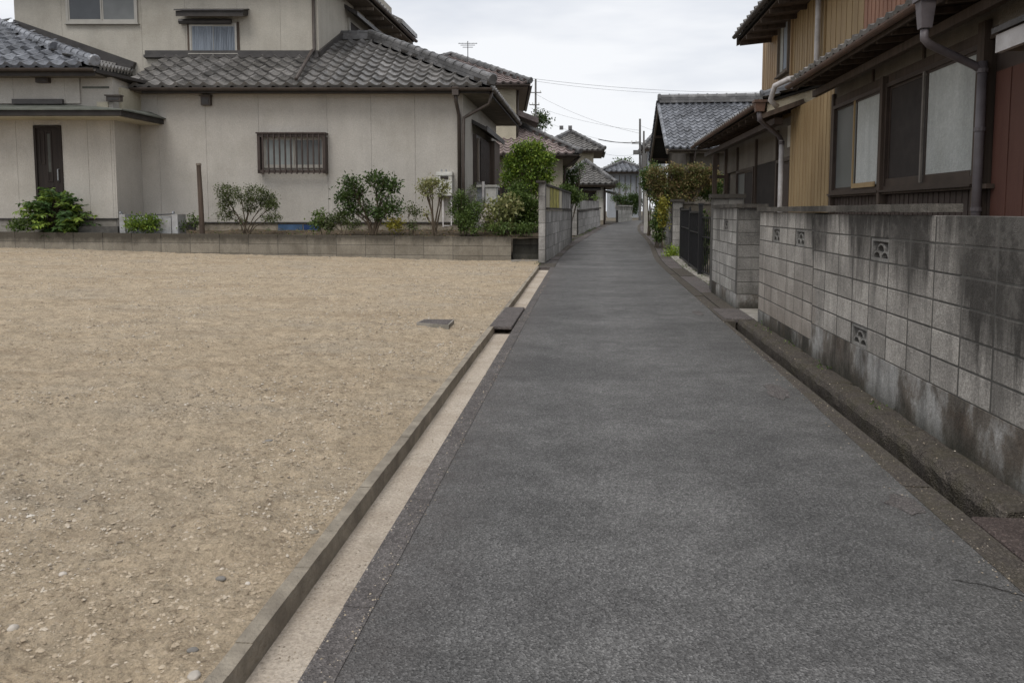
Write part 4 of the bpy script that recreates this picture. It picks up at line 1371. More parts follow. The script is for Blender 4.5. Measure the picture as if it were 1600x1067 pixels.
mb = MB(sidem); mb.box(29.65, 29.95, -.26, -.2, zs0 + .1, zs1 - .15); mb.build('shutter', M['timber_pale'], h1)

# upper storey
uUL = hp(27, 50, vU)[0]; zUb = zU - 0.05
ztopU = 12.2
mb = MB(hmap); mb.box(uUL, usideU, vU + .005, 41.6, 5.4, ztopU); mb.build('upper_wall', M['stucco_up'], h1)
frontU = lambda a, b, c: hmap(a, vU + b, c)
sideU = lambda a, b, c: hmap(usideU - b, a, c)
us = [hp(p, 80, vU)[0] for p in (27, 100, 224, 292, 373, 440)] + [usideU]
wall_panels(h1, frontU, us, 5.9, ztopU, M['stucco_up'], gap=0.008)
wall_panels(h1, sideU, [vU - .06, 32.6, 37.5, 41.6], 7.0, ztopU, M['stucco_up'], th=.05, gap=.008)
# flashings where the roofs meet the upper walls
mb = MB(); mb.bar(hmap(hp(230, 97, vU)[0], vU - .1, zU + 0.0), hmap(usideU + .06, vU - .1, zU + 0.0), .1, 0.3); mb.build('flashing', M['flash'], h1)
mb = MB(); mb.bar(hmap(hp(230, 97, vU)[0], vU - .2, zU + 0.02), hmap(usideU + .1, vU - .2, zU + 0.02), .12, 0.1); mb.build('flashing', M['flash'], h1)
mb = MB(); mb.bar(hmap(usideU + .1, vU - .1, zU + 0.02), hmap(usideU + .1, apex_v, z_ap + 0.1), .1, 0.26); mb.build('flashing', M['flash'], h1)
# upper windows
a0, z0 = hp(107, 38, vU); a1, _ = hp(218, 38, vU)
window(h1, frontU, a0, a1, z0, z0 + 1.9, b=-.06, panes=2, ft=.09, fr='alu', glass=('glass', 'frost_grey'), dep=.08)
a0, z0 = hp(297, 87, vU); a1, z1 = hp(374, 38, vU)
wd = window(h1, frontU, a0 + .06, a1 - .06, z0 + .05, z1, b=-.06, panes=2, ft=.07, fr='alu', glass=('curtain', 'curtain'), dep=.07, sill=True)
for k in range(26):                                 # curtain folds behind the glass are built as thin pleats
    x = a0 + .17 + (a1 - a0 - .34) * k / 25
    mb = MB(frontU); mb.tube([frontU(x, -.112, z0 + .16), frontU(x + .01, -.112, z1 - .12)], .018, 5); mb.build('curtain_fold', M['curtain'], wd)
mb = MB(frontU); mb.box(a0 - .02, a0 + .05, -.12, -.061, z0 - .06, z1 + .05); mb.box(a1 - .05, a1 + .02, -.12, -.061, z0 - .06, z1 + .05); mb.build('casing', M['timber'], h1)
sb = [hp(284, 38, vU)[0], hp(365, 38, vU)[0]]
zz = hp(300, 36, vU)[1]
mb = MB(frontU); mb.tube([frontU(sb[0], -.2, zz), frontU(sb[1], -.2, zz)], .1, 8); mb.build('awning_roll', M['flash'], h1)
cz = hp(300, 22, vU - .5)[1]
cu0, cu1 = hp(277, 22, vU - .5)[0], hp(382, 22, vU - .5)[0]
mb = MB(); mb.slab([frontU(cu0, -.62, cz + .08), frontU(cu1, -.62, cz + .08), frontU(cu1 - .05, -.06, cz + .24), frontU(cu0 + .05, -.06, cz + .24)], .2); mb.build('window_canopy', M['fascia'], h1)
mb = MB(); mb.slab([frontU(cu0 - .04, -.68, cz + .13), frontU(cu1 + .04, -.68, cz + .13), frontU(cu1, -.06, cz + .3), frontU(cu0, -.06, cz + .3)], .05); mb.build('canopy_sheet', M['flash'], h1)
# side upper window
zt = hp(536, 10, 33.9)[1]
mb = MB(); mb.slab([sideU(33.6, 0, zt + .05), sideU(33.6, -.6, zt - .3), sideU(38.6, -.6, zt - .3), sideU(38.6, 0, zt + .05)], .16); mb.build('window_canopy', M['flash'], h1)
window(h1, sideU, 34.0, 37.4, zt - 2.2, zt - .45, b=-.05, panes=2, ft=.09, fr='alu', glass=('screen', 'frost_pale'), dep=.1)
mb = MB(sideU); mb.box(37.5, 41.0, -.35, -.06, zt - 2.3, zt - .5); mb.build('shutter_box', M['brownboard'], h1)
# downpipe on the upper wall and across the lower roof
pu = hp(490, 40, vU - .15)[0]
pipe(h1, [frontU(pu, -.13, 12.0), frontU(pu, -.13, zU + .35), frontU(pu - .05, -.32, zU + .2), hmap(hp(463, 133, 26.9)[0], 26.9, zg + .33)], .065, M['gutter'])
# upper roof (its right-hand eave shows, the rest is above the frame)
ze = 10.75
uE = usideU + 1.0
upts = [hmap(uUL - .8, vU - .9, ze), hmap(uE, vU - .9, ze)]
ap1 = hmap(uUL + 4.6, 36.0, ze + 2.9); ap2 = hmap(usideU - 4.6, 36.0, ze + 2.9)
roof_plane(h1, [upts[0], upts[1], ap2, ap1], .47, .62, M['tile'], joined=True)
roof_plane(h1, [upts[1], hmap(uE, 42.6, ze), ap2], .47, .62, M['tile'], joined=True)
roof_plane(h1, [hmap(uE, 42.6, ze), hmap(uUL - .8, 42.6, ze), ap1, ap2], .47, .62, M['tile'], joined=True)
roof_plane(h1, [hmap(uUL - .8, 42.6, ze), upts[0], ap1], .47, .62, M['tile'], joined=True)
mb = MB(hmap); mb.box(uUL - .7, uE - .05, vU - .8, 42.5, ze - .2, ze - .12); mb.build('soffit', M['timber_pale'], h1)
gutter_run(h1, hmap(uE + .1, vU - .9, ze - .02), hmap(uE + .1, 42.6, ze - .02), .1, M['gutter'], 5)
gutter_run(h1, hmap(uUL - .8, vU - 1.0, ze - .02), hmap(uE + .1, vU - 1.0, ze - .02), .1, M['gutter'])
for k in range(7):                                   # rafters under the side eave
    v = 31.5 + k * 1.7
    mb = MB(hmap); mb.box(usideU + .06, uE - .1, v, v + .12, ze - .34, ze - .202); mb.build('rafter', M['timber_pale'], h1)
# lower pent roof end seen at the far corner of the upper storey
zq = hp(600, 42, 40)[1]
mb = MB(); mb.slab([sideU(38.9, 0, zq + .7), sideU(38.9, -1.25, zq + .1), sideU(42.2, -1.25, zq + .1), sideU(42.2, 0, zq + .7)], .22); mb.build('pent_roof', M['tile'], h1)
mb = MB(); mb.slab([sideU(38.9, -.05, zq + .2), sideU(38.9, -1.15, zq - .12), sideU(42.1, -1.15, zq - .12), sideU(42.1, -.05, zq + .2)], .08); mb.build('soffit', M['timber_pale'], h1)

# projecting entrance wing on the left
VW = 25.9
wingm = lambda a, b, c: hmap(a, VW + b, c)
wc = hp(180, 250, VW)[0]
wa = lambda px: hp(px, 250, VW)[0]
zcan = hp(100, 174, 24.9)[1]
d0, d1 = wa(57), wa(100); dz0 = hp(78, 300, VW)[1] - .45; dz1 = hp(78, 197, VW)[1]
mb = MB(hmap); mb.box(wa(-200), wc, VW + .005, VF + .3, .3, 6.1); mb.build('wall', M['stucco'], h1)
zfw = hp(100, 341, VW)[1]
wall_panels(h1, wingm, [wa(-200), wa(-110), wa(-45), wa(29), d0], zfw, zcan + .1, M['stucco'], gap=.008)
wall_panels(h1, wingm, [d1, wa(140), wa(176), wc], zfw, zcan + .1, M['stucco'], gap=.008)
wall_panels(h1, wingm, [d0, d1], dz1 + .02, zcan + .1, M['stucco'], gap=.008)
wside = lambda a, b, c: hmap(wc - b, a, c)
wall_panels(h1, wside, [VW - .06, 26.65, VF - .07], zfw, zcan + .1, M['stucco'], th=.05, gap=.008)
mb = MB(hmap); mb.box(wa(-200), wc - .02, VW - .03, VW + .004, .4, zfw - .05); mb.build('foundation', M['pale_slab'], h1)
mb = MB(hmap); mb.box(wa(-200), wc + .03, VW - .075, VW - .031, zfw - .05, zfw - .004); mb.build('drip_flashing', M['flash'], h1)
# front door
M['frost_dark'] = simple('dim_ribbed_glass', (0.07, 0.07, 0.06), 0.5, 0.3, 5, bump=0)
mb = MB(wingm)
mb.box(d0, d0 + .07, -.1, -.0, dz0, dz1); mb.box(d1 - .07, d1, -.1, 0, dz0, dz1); mb.box(d0 + .07, d1 - .07, -.1, 0, dz1 - .08, dz1)
mb.box(d0 + .071, d1 - .071, -.045, -.001, dz0, dz1 - .081)
dr = mb.build('door', M['door'], h1)
dw = d1 - d0
for (x0, x1, za, zb2) in ((.16, .36, .52, .93), (.42, .62, .3, .93), (.16, .62, .04, .24)):
    mb = MB(wingm); X0, X1 = d0 + dw * x0, d0 + dw * x1; Z0, Z1 = dz0 + (dz1 - dz0) * za, dz0 + (dz1 - dz0) * zb2
    for q in ((X0, X1, Z0, Z0 + .04), (X0, X1, Z1 - .04, Z1), (X0, X0 + .04, Z0 + .041, Z1 - .041), (X1 - .04, X1, Z0 + .041, Z1 - .041)):
        mb.box(q[0], q[1], -.065, -.046, q[2], q[3])
    mb.build('door_moulding', M['door'], dr)
mb = MB(wingm); mb.box(d0 + dw * .45, d0 + dw * .59, -.056, -.047, dz0 + 1.1, dz0 + (dz1 - dz0) * .9); mb.build('door_glass', M['frost_dark'], dr)
hx = d0 + dw * .84; hz = hp(97, 275, VW)[1]
mb = MB(wingm); mb.tube([wingm(hx, -.05, hz + .22), wingm(hx, -.12, hz + .2), wingm(hx, -.12, hz - .15), wingm(hx, -.05, hz - .17)], .02, 6); mb.build('handle', M['steel'], dr)
# porch canopy over the entrance
cr_ = hp(190, 170, 24.9)[0]
zc = zcan
mb = MB()
cw = [hmap(wa(-220), 24.85, zc), hmap(cr_, 24.85, zc), hmap(cr_, VF + .2, zc - .0), hmap(wa(-220), VF + .2, zc)]
mb.slab([q + Vector((0, 0, .02)) for q in cw], .16); mb.build('canopy_edge', M['fascia'], h1)
mb = MB(); mb.slab([q + Vector((0, 0, -.145)) for q in [hmap(wa(-219), 24.95, zc), hmap(cr_ - .1, 24.95, zc), hmap(cr_ - .1, VF - .1, zc), hmap(wa(-219), VF - .1, zc)]], .03); mb.build('canopy_soffit', M['stucco_cream'], h1)
zc2 = zc + .32
mb = MB()
A_, B_, C_, D_ = hmap(wa(-220), 24.78, zc + .06), hmap(cr_ + .08, 24.78, zc + .06), hmap(cr_ + .08, VF + .2, zc + .06), hmap(wa(-220), VF, zc + .06)
T1, T2 = hmap(wa(-220), VW + .1, zc2 + .05), hmap(wa(106), VW + .1, zc2 + .05)
M['copper'] = simple('greened_sheet_roof', (0.10, 0.105, 0.09), 0.6, 0.3, 3, bump=0.004, grime=(0.06, 0.065, 0.05))
mb.slab([A_, B_, T2, T1], .04); mb.build('canopy_sheet', M['copper'], h1)
mb = MB(); mb.slab([B_, C_, hmap(cr_ - .5, VF + .1, zc2 - .02), T2], .04); mb.build('canopy_sheet', M['copper'], h1)
mb = MB(); mb.bar(hmap(wa(28), VW - .02, zc2 + .02), hmap(wa(106), VW - .02, zc2 + .02), .3, .16); mb.build('canopy_ridge', M['flash'], h1)
# wing wall above the canopy
wu = wa(131)
wall_panels(h1, wingm, [wa(-200), wa(-60), wa(28), wa(108), wu], zc2 + .05, 6.0, M['stucco'], gap=.008)
mb = MB(hmap); mb.box(wu, wc + .1, VW + .35, VF, zc, zc + .95); mb.build('wall', M['stucco_cream'], h1)
mb = MB(hmap); mb.box(wu + .9, wc - .5, VW - .05, VW + .34, zc + .16, zc + .42); mb.build('vent_hood', M['stucco_cream'], h1)
mb = MB(hmap); mb.box(wu + .05, wc - .1, VW + .0, VW + .8, zc + .86, zc + .93); mb.build('ledge', M['copper'], h1)
# wing roof: stepped hip
zw = hp(60, 107, 25.2)[1]
wr = hp(148, 107, 25.2)[0]
SW = 0.5
wl = wa(-220)
we = lambda u, v: hmap(u, v, zw + .02 + SW * (v - 25.2))
dW = 5.2
front_low = [we(wl, 25.2), we(wr, 25.2), hmap(hp(2, 48, vU)[0], vU, zw + .02 + SW * (vU - 25.2)), we(wl, vU)]
cw_ = [0]
roof_plane(h1, front_low, TW, TR, M['tile_silver'], counter=cnt, limit=300)
rt0_ = [hmap(wr, 25.2, zw + .02), hmap(wr, vU + .1, zw + .02), hmap(wr - dW * .98, vU + .1, zw + .02 + SW * dW), ]
right_low = [hmap(wr, 25.2, zw + .02), hmap(wr + 2.35, vU - .9, zw - .05 - .25), hmap(wr + 2.2, vU - .1, zw - .1), hmap(wr - dW * .98, vU - .1, zw + .02 + SW * dW)]
# the right slope falls toward the main roof
qa = hp(207, 116, vU - .15); qb = hp(2, 48, vU - .15)
nq = roof_plane(h1, [hmap(wr, 25.2, zw + .02), hmap(qa[0], vU - .15, qa[1]), hmap(qb[0], vU - .15, qb[1])], TW, TR, M['tile'], joined=True)
ridge_line(h1, hmap(wr - .02, 25.2, zw + .1), hmap(hp(2, 45, vU - .15)[0], vU - .15, hp(2, 45, vU - .15)[1]), .14, .5, mat=M['tile_silver'], base=.2)
uR, zR = hp(208, 106, vU - .2); uR2, zR2 = hp(20, 40, vU - .2)
mb = MB(); mb.bar(hmap(uR2, vU - .16, zR2), hmap(uR, vU - .16, zR), .2, .22); mb.build('flashing', M['flash'], h1)
mb = MB(); mb.bar(hmap(uR2, vU - .3, zR2 - .12), hmap(uR, vU - .3, zR - .12), .26, .14); mb.build('flashing', M['flash'], h1)
# raised tier with its own dark eave
ut, ztt = hp(90, 82, 26.9)
mb = MB(); mb.slab([hmap(wl, 26.75, ztt), hmap(ut, 26.75, ztt), hmap(hp(2, 48, 29.9)[0], 29.9, ztt + 1.45), hmap(wl, 29.9, ztt + 1.45)], .26); mb.build('roof_tier', M['under'], h1)
roof_plane(h1, [hmap(wl, 26.75, ztt), hmap(ut, 26.75, ztt), hmap(hp(2, 48, 30.1)[0], 30.1, ztt + 1.6), hmap(wl, 30.1, ztt + 1.6)], TW, TR, M['tile_silver'], joined=True, t=.05)
ridge_line(h1, hmap(ut + .0, 26.7, ztt + .06), hmap(hp(2, 47, 30.2)[0], 30.2, ztt + 1.66), .13, .5, mat=M['tile_silver'], base=.14, joined=False)
# wing eave underside, gutter
mb = MB(hmap); mb.box(wl, wr - .05, 25.25, VW, zw - .2, zw - .14); mb.build('soffit', M['soffit'], h1)
mb = MB(hmap); mb.box(wl, wr - .02, 25.2, 25.249, zw - .24, zw + .02); mb.build('fascia', M['fascia'], h1)
mb = MB(); mb.slab([hmap(wr, 25.25, zw - .02), hmap(wr + 1.9, vU - .3, zw - .26), hmap(wu, vU - .3, zw - .26), hmap(wu, 25.9, zw - .1)], .1); mb.build('soffit', M['fascia'], h1)
gutter_run(h1, hmap(wl, 25.1, zw - .02), hmap(wr + .05, 25.1, zw - .02), .1, M['gutter'])

# ------------------------------------------------------------------ right house (ochre and red siding)
XF = 4.0; XU = 4.5
gh = thing('sided_house', 'weathered two-storey house clad in ochre, salmon and dark red boards with frosted windows', 'house', (6, 12, 0))
rm = lambda a, b, c: Vector((XF + b, a, c))       # a along the lane, b<0 toward the lane
ru = lambda a, b, c: Vector((XU + b, a, c))
yx = lambda px, X=XF: atx(px, 250, X).y
YF0 = 5.0
# structural walls
mb = MB(); mb.box(XF + .06, 9.5, YF0, 15.6, 0.0, 3.55); mb.build('wall', M['brownboard'], gh)
mb = MB(); mb.box(XU + .06, 9.5, 6.0, 20.6, 3.0, 7.2); mb.build('upper_wall', M['gold'], gh)
mb = MB(); mb.box(XF + .3, 9.5, 15.7, 24.8, 0.0, 3.6); mb.build('wall', M['stucco_dark'], gh)
def boards(parent, m, a0, a1, z0, z1, w, mat, b=0.0, th=.03, zf=None, name='siding_board'):
    n = max(1, round((a1 - a0) / w)); ww = (a1 - a0) / n
    mb = MB(m); mb.box(a0 + .003, a0 + ww - .003, b - th, b, z0, z1)
    mb.box(a0 + .003, a0 + .003 + ww * .09, b - th - .007, b - th - .0005, z0, z1)
    xs = list(zip(*mb.v)); o = Vector([(min(c) + max(c)) / 2 for c in xs]); o.z = min(xs[2])
    me = mb.mesh(name, mat, o)
    step = m(a0 + ww, b, 0) - m(a0, b, 0)
    for k in range(n):
        put(name, me, o + step * k + (m(0, -1, 0) - m(0, 0, 0)) * random.uniform(0, .003), parent)
y1300 = yx(1300); y1232 = yx(1232); y1547 = yx(1546)
boards(gh, rm, y1300 + .04, y1232, 0.2, 3.62, .2, M['gold'], b=.055)
boards(gh, rm, YF0, y1547 + .0, 0.2, 2.98, .3, M['red'], b=.055)
boards(gh, rm, y1547 + .02, y1300 - .0, 0.2, 1.82, .14, M['brownboard'], b=.055)
# windows: two sliding pairs
yA, yB, yC = yx(1530), yx(1383), yx(1304)
zs = 1.88
for (p, q, gls) in ((yA, yB - .06, ('frost_pale', 'screen')), (yB + .04, yC, ('frost_pale', 'frost_grey'))):
    window(gh, rm, p, q, zs, 3.3, b=.05, panes=2, ft=.055, fr='brownframe', glass=gls, dep=.1)
mb = MB(rm); mb.box((yA + yB) / 2 - .04, (yA + yB) / 2 - .0, -.075, -.052, zs + .06, 3.24); mb.build('stile', M['stile'], gh)
mb = MB(rm); mb.box((yB + yC) / 2 + .0, (yB + yC) / 2 + .022, -.075, -.052, zs + .06, 3.24); mb.build('stile', M['gold'], gh)
mb = MB(rm); mb.box((yB + yC) / 2 - .9, (yB + yC) / 2, -.07, -.052, zs + .06, zs + .13); mb.build('bottom_rail', M['gold'], gh)
mb = MB(rm); mb.box(yA + .12, yB - .12, -.03, .02, zs + .055, zs + .15); mb.build('window_rail', M['brownframe'], gh)
mb = MB(rm); mb.box(yB - .06, yB + .04, -.09, .055, 1.7, 3.4); mb.build('post', M['timber'], gh)
mb = MB(rm); mb.box(yC + .0, yC + .1, -.05, .055, 1.2, 3.5); mb.build('post', M['timber'], gh)
mb = MB(rm); mb.box(yA - .14, yA - .0, -.07, .055, .2, 3.5); mb.build('post', M['timber'], gh)
mb = MB(rm); mb.box(y1547 - .08, yC, -.02, .055, 3.31, 3.42); mb.build('lintel', M['timber'], gh)
mb = MB(rm); mb.box(y1547 - .08, yC + .1, -.06, .055, 1.825, 1.872); mb.build('sill_board', M['timber'], gh)
mb = MB(rm); mb.box(YF0, yC + .1, .0, .055, 3.421, 3.9); mb.build('wall_band', M['stucco_dark'], gh)
for px in (1362, 1440):
    yy = yx(px); mb = MB(rm); mb.box(yy, yy + .06, -.02, -.0005, 3.421, 3.85); mb.build('batten', M['timber'], gh)
# side canopy over the red part: white fascia
yfe = atx(1556, 60, 3.55).y; mb = MB(); mb.box(3.55, 3.60, YF0, yfe, 2.985, 3.14); mb.build('porch_fascia', M['vinyl'], gh)
mb = MB(); mb.slab([Vector((3.52, YF0, 3.2)), Vector((3.52, yfe + .02, 3.2)), Vector((4.0, yfe + .02, 3.32)), Vector((4.0, YF0, 3.32))], .05); mb.build('porch_roof', M['flash'], gh)
mb = MB(); mb.box(3.605, 4.0, YF0, yfe, 3.0, 3.04); mb.build('porch_soffit', M['timber_pale'], gh)
mb = MB(rm); mb.box(YF0, y1547 - .1, -.025, -.003, 3.36, 3.6); mb.build('wall_panel', M['stucco_dark'], gh)
# lower roof: eave along the lane
XG = 3.3; ZG = 3.66; ye = 13.4
roofA = [Vector((XG + .02, ye, ZG + .07)), Vector((XG + .02, 4.6, ZG + .07)), Vector((XU + .05, 4.6, ZG + .07 + .38)), Vector((XU + .05, ye, ZG + .07 + .38))]
roof_plane(gh, roofA, .28, .34, M['tile'], limit=120, A=.022, t=.03)
mb = MB()
mb.hexa([Vector((XG + .06, 4.6, ZG - .02)), Vector((XF + .06, 4.6, ZG + .04)), Vector((XF + .06, ye, ZG + .04)), Vector((XG + .06, ye, ZG - .02)),
         Vector((XG + .06, 4.6, ZG + .0)), Vector((XF + .06, 4.6, ZG + .06)), Vector((XF + .06, ye, ZG + .06)), Vector((XG + .06, ye, ZG + .0))]); mb.build('soffit', M['timber'], gh)
y = 4.8
while y < ye - .1:
    mb = MB(); mb.bar(Vector((XG + .08, y, ZG - .085)), Vector((XF + .05, y, ZG - .03)), .045, .06); mb.build('rafter', M['timber'], gh)
    y += .45
mb = MB(); mb.box(XG + .03, XG + .06, 4.6, ye, ZG - .07, ZG + .05); mb.build('fascia', M['timber'], gh)
mb = MB(); mb.box(XF - .35, XF - .27, 4.6, ye, ZG - .19, ZG - .09); mb.build('purlin', M['timber'], gh)
yh_ = atx(1446, 20, XG - .04).y
gutter_run(gh, Vector((XG - .03, yh_ + .13, ZG + .02)), Vector((XG - .03, ye + .05, ZG)), .055, M['gutter_copper'], 0)
gutter_run(gh, Vector((XG - .03, 4.6, ZG + .03)), Vector((XG - .03, yh_ - .13, ZG + .02)), .055, M['gutter_copper'], 0)
# big hopper and grey downpipe
yh = atx(1446, 20, XG - .04).y
mb = MB(); c = Vector((XG - .04, yh, ZG))
def frust(mb, c, r0, r1, z0, z1, sy=1.0):
    mb.hexa([c + Vector((-r0, -r0 * sy, z0)), c + Vector((r0, -r0 * sy, z0)), c + Vector((r0, r0 * sy, z0)), c + Vector((-r0, r0 * sy, z0)),
             c + Vector((-r1, -r1 * sy, z1)), c + Vector((r1, -r1 * sy, z1)), c + Vector((r1, r1 * sy, z1)), c + Vector((-r1, r1 * sy, z1))])
frust(mb, c, .05, .072, -.28, -.02); frust(mb, c, .092, .092, -.019, .035)
mb.build('hopper', M['greypipe'], gh)
pp = atx(1531, 200, XF - .09)
pipe(gh, [c + Vector((0, 0, -.29)), c + Vector((0, 0, -.38)), c + Vector((.05, -.005, -.435)), Vector((XF - .16, pp.y + .03, 3.06)), Vector((XF - .09, pp.y, 3.0))], .04, M['greypipe'])
pipe(gh, [Vector((XF - .09, pp.y, 3.09)), Vector((XF - .09, pp.y, 2.0)), Vector((XF - .09, pp.y, .1))], .045, M['greypipe'])
for z in (3.0, 2.42, 1.62):
    mb = MB(); mb.tube([Vector((XF - .09, pp.y, z - .02)), Vector((XF - .09, pp.y, z + .02))], .054, 10); mb.build('pipe_collar', M['greypipe'], gh)
# upper storey cladding
yc0 = yx(1186, XU); ys1 = yx(1232, XU); ys2 = yx(1280, XU); ys3 = yx(1340, XU)
Zu0 = 3.9
boards(gh, ru, ys2, ys1 - .02, Zu0, 7.1, .2, M['gold'], b=.055)
boards(gh, ru, ys1 + .06, yc0, Zu0, 7.1, .24, M['orange'], b=.055)
mb = MB(ru); mb.box(ys1 - .02, ys1 + .06, -.02, .055, Zu0, 7.1); mb.build('corner_strip', M['orange'], gh)
boards(gh, ru, ys3, ys2 - .12, Zu0, 7.1, .28, M['gold'], b=.055)
boards(gh, ru, 7.0, ys3, Zu0, 7.1, .17, M['salmon'], b=.055)
yw0, yw1 = yx(1229, XU), yx(1213, XU)
zw0 = atx(1222, 112, XU).z - .1; zw1 = atx(1222, 15, XU).z + .1
window(gh, ru, yw0, yw1, zw0, zw1, b=.02, panes=2, ft=.06, fr='timber_pale', glass=('curtain', 'frost_pale'), dep=.07)
mb = MB(ru); mb.box(yw0, yw1, -.0, .02, Zu0, zw0 - .05); mb.build('patch_board', M['timber_pale'], gh)
# white pipe down the upper wall and over the lower roof
yp = yx(1277, XU)
pipe(gh, [Vector((XU - .07, yp, 7.1)), Vector((XU - .07, yp, 4.42)), Vector((XU - .14, yp + .1, 4.27)), Vector((XG + .2, yx(1232, XG + .2) + .2, 3.93))], .055, M['vinyl'])
pipe(gh, [Vector((XG + .2, yx(1232, XG + .2) + .2, 3.93)), Vector((XG + .02, 14.6, 3.85)), Vector((XG - .02, 14.75, 3.62)), Vector((XG + .12, 14.8, 3.5))], .05, M['vinyl'])
# upper roof, its far eave corner shows
zur = atx(1155, 58, XU - .75).z
yur = atx(1155, 58, XU - .75).y
U0 = [Vector((XU - .8, yur, zur)), Vector((XU - .8, 6.0, zur)), Vector((XU + 3.2, 6.0, zur + 1.9)), Vector((XU + 3.2, yur, zur + 1.9))]
roof_plane(gh, U0, .4, .5, M['tile'], joined=True, t=.08)
mb = MB(); mb.slab([Vector((XU - .72, yur - .05, zur - .1)), Vector((XU - .72, 6, zur - .1)), Vector((XU + .1, 6, zur - .02)), Vector((XU + .1, yur - .05, zur - .02))], .04); mb.build('soffit', M['timber'], gh)
for k in range(8):
    y = yur - .1 - k * .8
    mb = MB(); mb.bar(Vector((XU - .74, y, zur - .24)), Vector((XU + .1, y, zur - .16)), .07, .1); mb.build('rafter', M['timber'], gh)
mb = MB(); mb.slab([Vector((XU - .8, yur + .08, zur + .02)), Vector((XU - .8, yur, zur + .02)), Vector((XU + 3.2, yur, zur + 1.92)), Vector((XU + 3.2, yur + .08, zur + 1.92))], .24); mb.build('bargeboard', M['timber'], gh)
gutter_run(gh, Vector((XU - .87, 6, zur)), Vector((XU - .87, yur, zur)), .06, M['gutter'])
# porch roof beyond (same eave line)
yP0, yP1 = 15.5, 25.2
ZP = 3.70
PR = [Vector((XG + .0, yP1, ZP - .03)), Vector((XG, yP0, ZP + .0)), Vector((XU + .3, yP0, ZP + .45)), Vector((XU + .3, yP1, ZP + .42))]
roof_plane(gh, PR, .28, .34, M['tile'], limit=120, t=.05, A=.025)
ridge_line(gh, Vector((XG + .02, yP0 + .05, ZP + .09)), Vector((XU, yP0 + .05, ZP + .48)), .06, .3, base=.08, mat=M['tile_silver'])
mb = MB(); mb.slab([Vector((XG + .1, yP0 + .04, ZP - .03)), Vector((XF + .3, yP0 + .04, ZP + .23)), Vector((XF + .3, yP0 + .1, ZP + .23)), Vector((XG + .1, yP0 + .1, ZP - .03))], .2); mb.build('gable_panel', M['stucco_cream'], gh)
mb = MB(); mb.bar(Vector((XG + .02, yP0 + .06, ZP - .32)), Vector((XF + .1, yP0 + .06, ZP - .04)), .08, .09); mb.build('tie_beam', M['timber'], gh)
mb = MB(); mb.slab([Vector((XG + .05, yP0 + .12, ZP - .08)), Vector((XF + .4, yP0 + .12, ZP + .13)), Vector((XF + .4, yP1, ZP + .1)), Vector((XG + .05, yP1, ZP - .1))], .03); mb.build('soffit', M['timber'], gh)
y = yP0 + .4
while y < yP1:
    mb = MB(); mb.bar(Vector((XG + .06, y, ZP - .2)), Vector((XF + .3, y, ZP + .0)), .06, .07); mb.build('rafter', M['timber'], gh)
    y += .75
mb = MB(); mb.box(XG + .3, XG + .46, yP0 + .3, yP1 - .1, ZP - .40, ZP - .28); mb.build('porch_beam', M['brownboard'], gh)
gutter_run(gh, Vector((XG - .07, yP0 + .1, ZP - .03)), Vector((XG - .07, yP1, ZP - .08)), .06, M['gutter_copper'])
c = Vector((XG - .04, yP0 + .06, ZP - .02)); mb = MB(); frust(mb, c, .075, .1, -.17, .0); frust(mb, c, .12, .12, .001, .05); mb.build('hopper', M['gutter_copper'], gh)
vx = atx(1222, 200, XF - .1).y
pipe(gh, [c + Vector((0, 0, -.16)), c + Vector((.01, 0, -.33)), Vector((XF - .14, vx + .05, 3.13)), Vector((XF - .1, vx, 3.0))], .05, M['greypipe'])
pipe(gh, [Vector((XF - .1, vx, 3.04)), Vector((XF - .1, vx, .1))], .05, M['vinyl'])
mb = MB(); mb.tube([Vector((XF - .1, vx, 2.95)), Vector((XF - .1, vx, 3.02))], .062, 8); mb.build('pipe_collar', M['greypipe'], gh)
# porch front: doors, posts, plaster
XQ = XF + .22
rq = lambda a, b, c: Vector((XQ + b, a, c))
mb = MB(rq); mb.box(15.6, 24.8, 0.0, .08, 2.75, 3.6); mb.build('wall_panel', M['stucco_dark'], gh)
mb = MB(rq); mb.box(16.1, 17.2, -.02, -.0005, 2.95, 3.4); mb.build('plaster_patch', M['stucco_white'], gh)
for k, (p, q, gls) in enumerate(((15.75, 17.9, ('brownboard', 'brownboard')), (20.3, 22.6, ('screen', 'frost_grey')))):
    w_ = window(gh, rq, p, q, .3, 2.72, b=0, panes=2, ft=.07, fr='brownframe', glass=gls, dep=.09, rail=True, sill=False, name='sliding_door')
for a in (15.64, 18.0, 20.2, 22.7, 24.7):
    mb = MB(rq); mb.box(a, a + .09, -.06, .08, .1, 3.4); mb.build('post', M['timber'], gh)
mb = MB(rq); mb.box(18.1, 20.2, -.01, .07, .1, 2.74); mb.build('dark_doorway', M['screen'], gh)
for px, X in ((1117, XG + .38),):
    y = atx(px, 260, X).y
    mb = MB(); mb.box(X - .06, X + .06, y - .06, y + .06, .1, ZP - .42); mb.build('porch_post', M['timber'], gh)
y = atx(1141, 250, XG + .9).y
mb = MB(); mb.box(XG + .84, XG + .96, 24.5, 24.62, .1, 3.5); mb.build('porch_post', M['timber'], gh)
mb = MB(); mb.bar(Vector((XG + .4, 24.55, 2.6)), Vector((XG + .9, 24.55, 2.6)), .08, .1); mb.build('rail', M['timber'], gh)

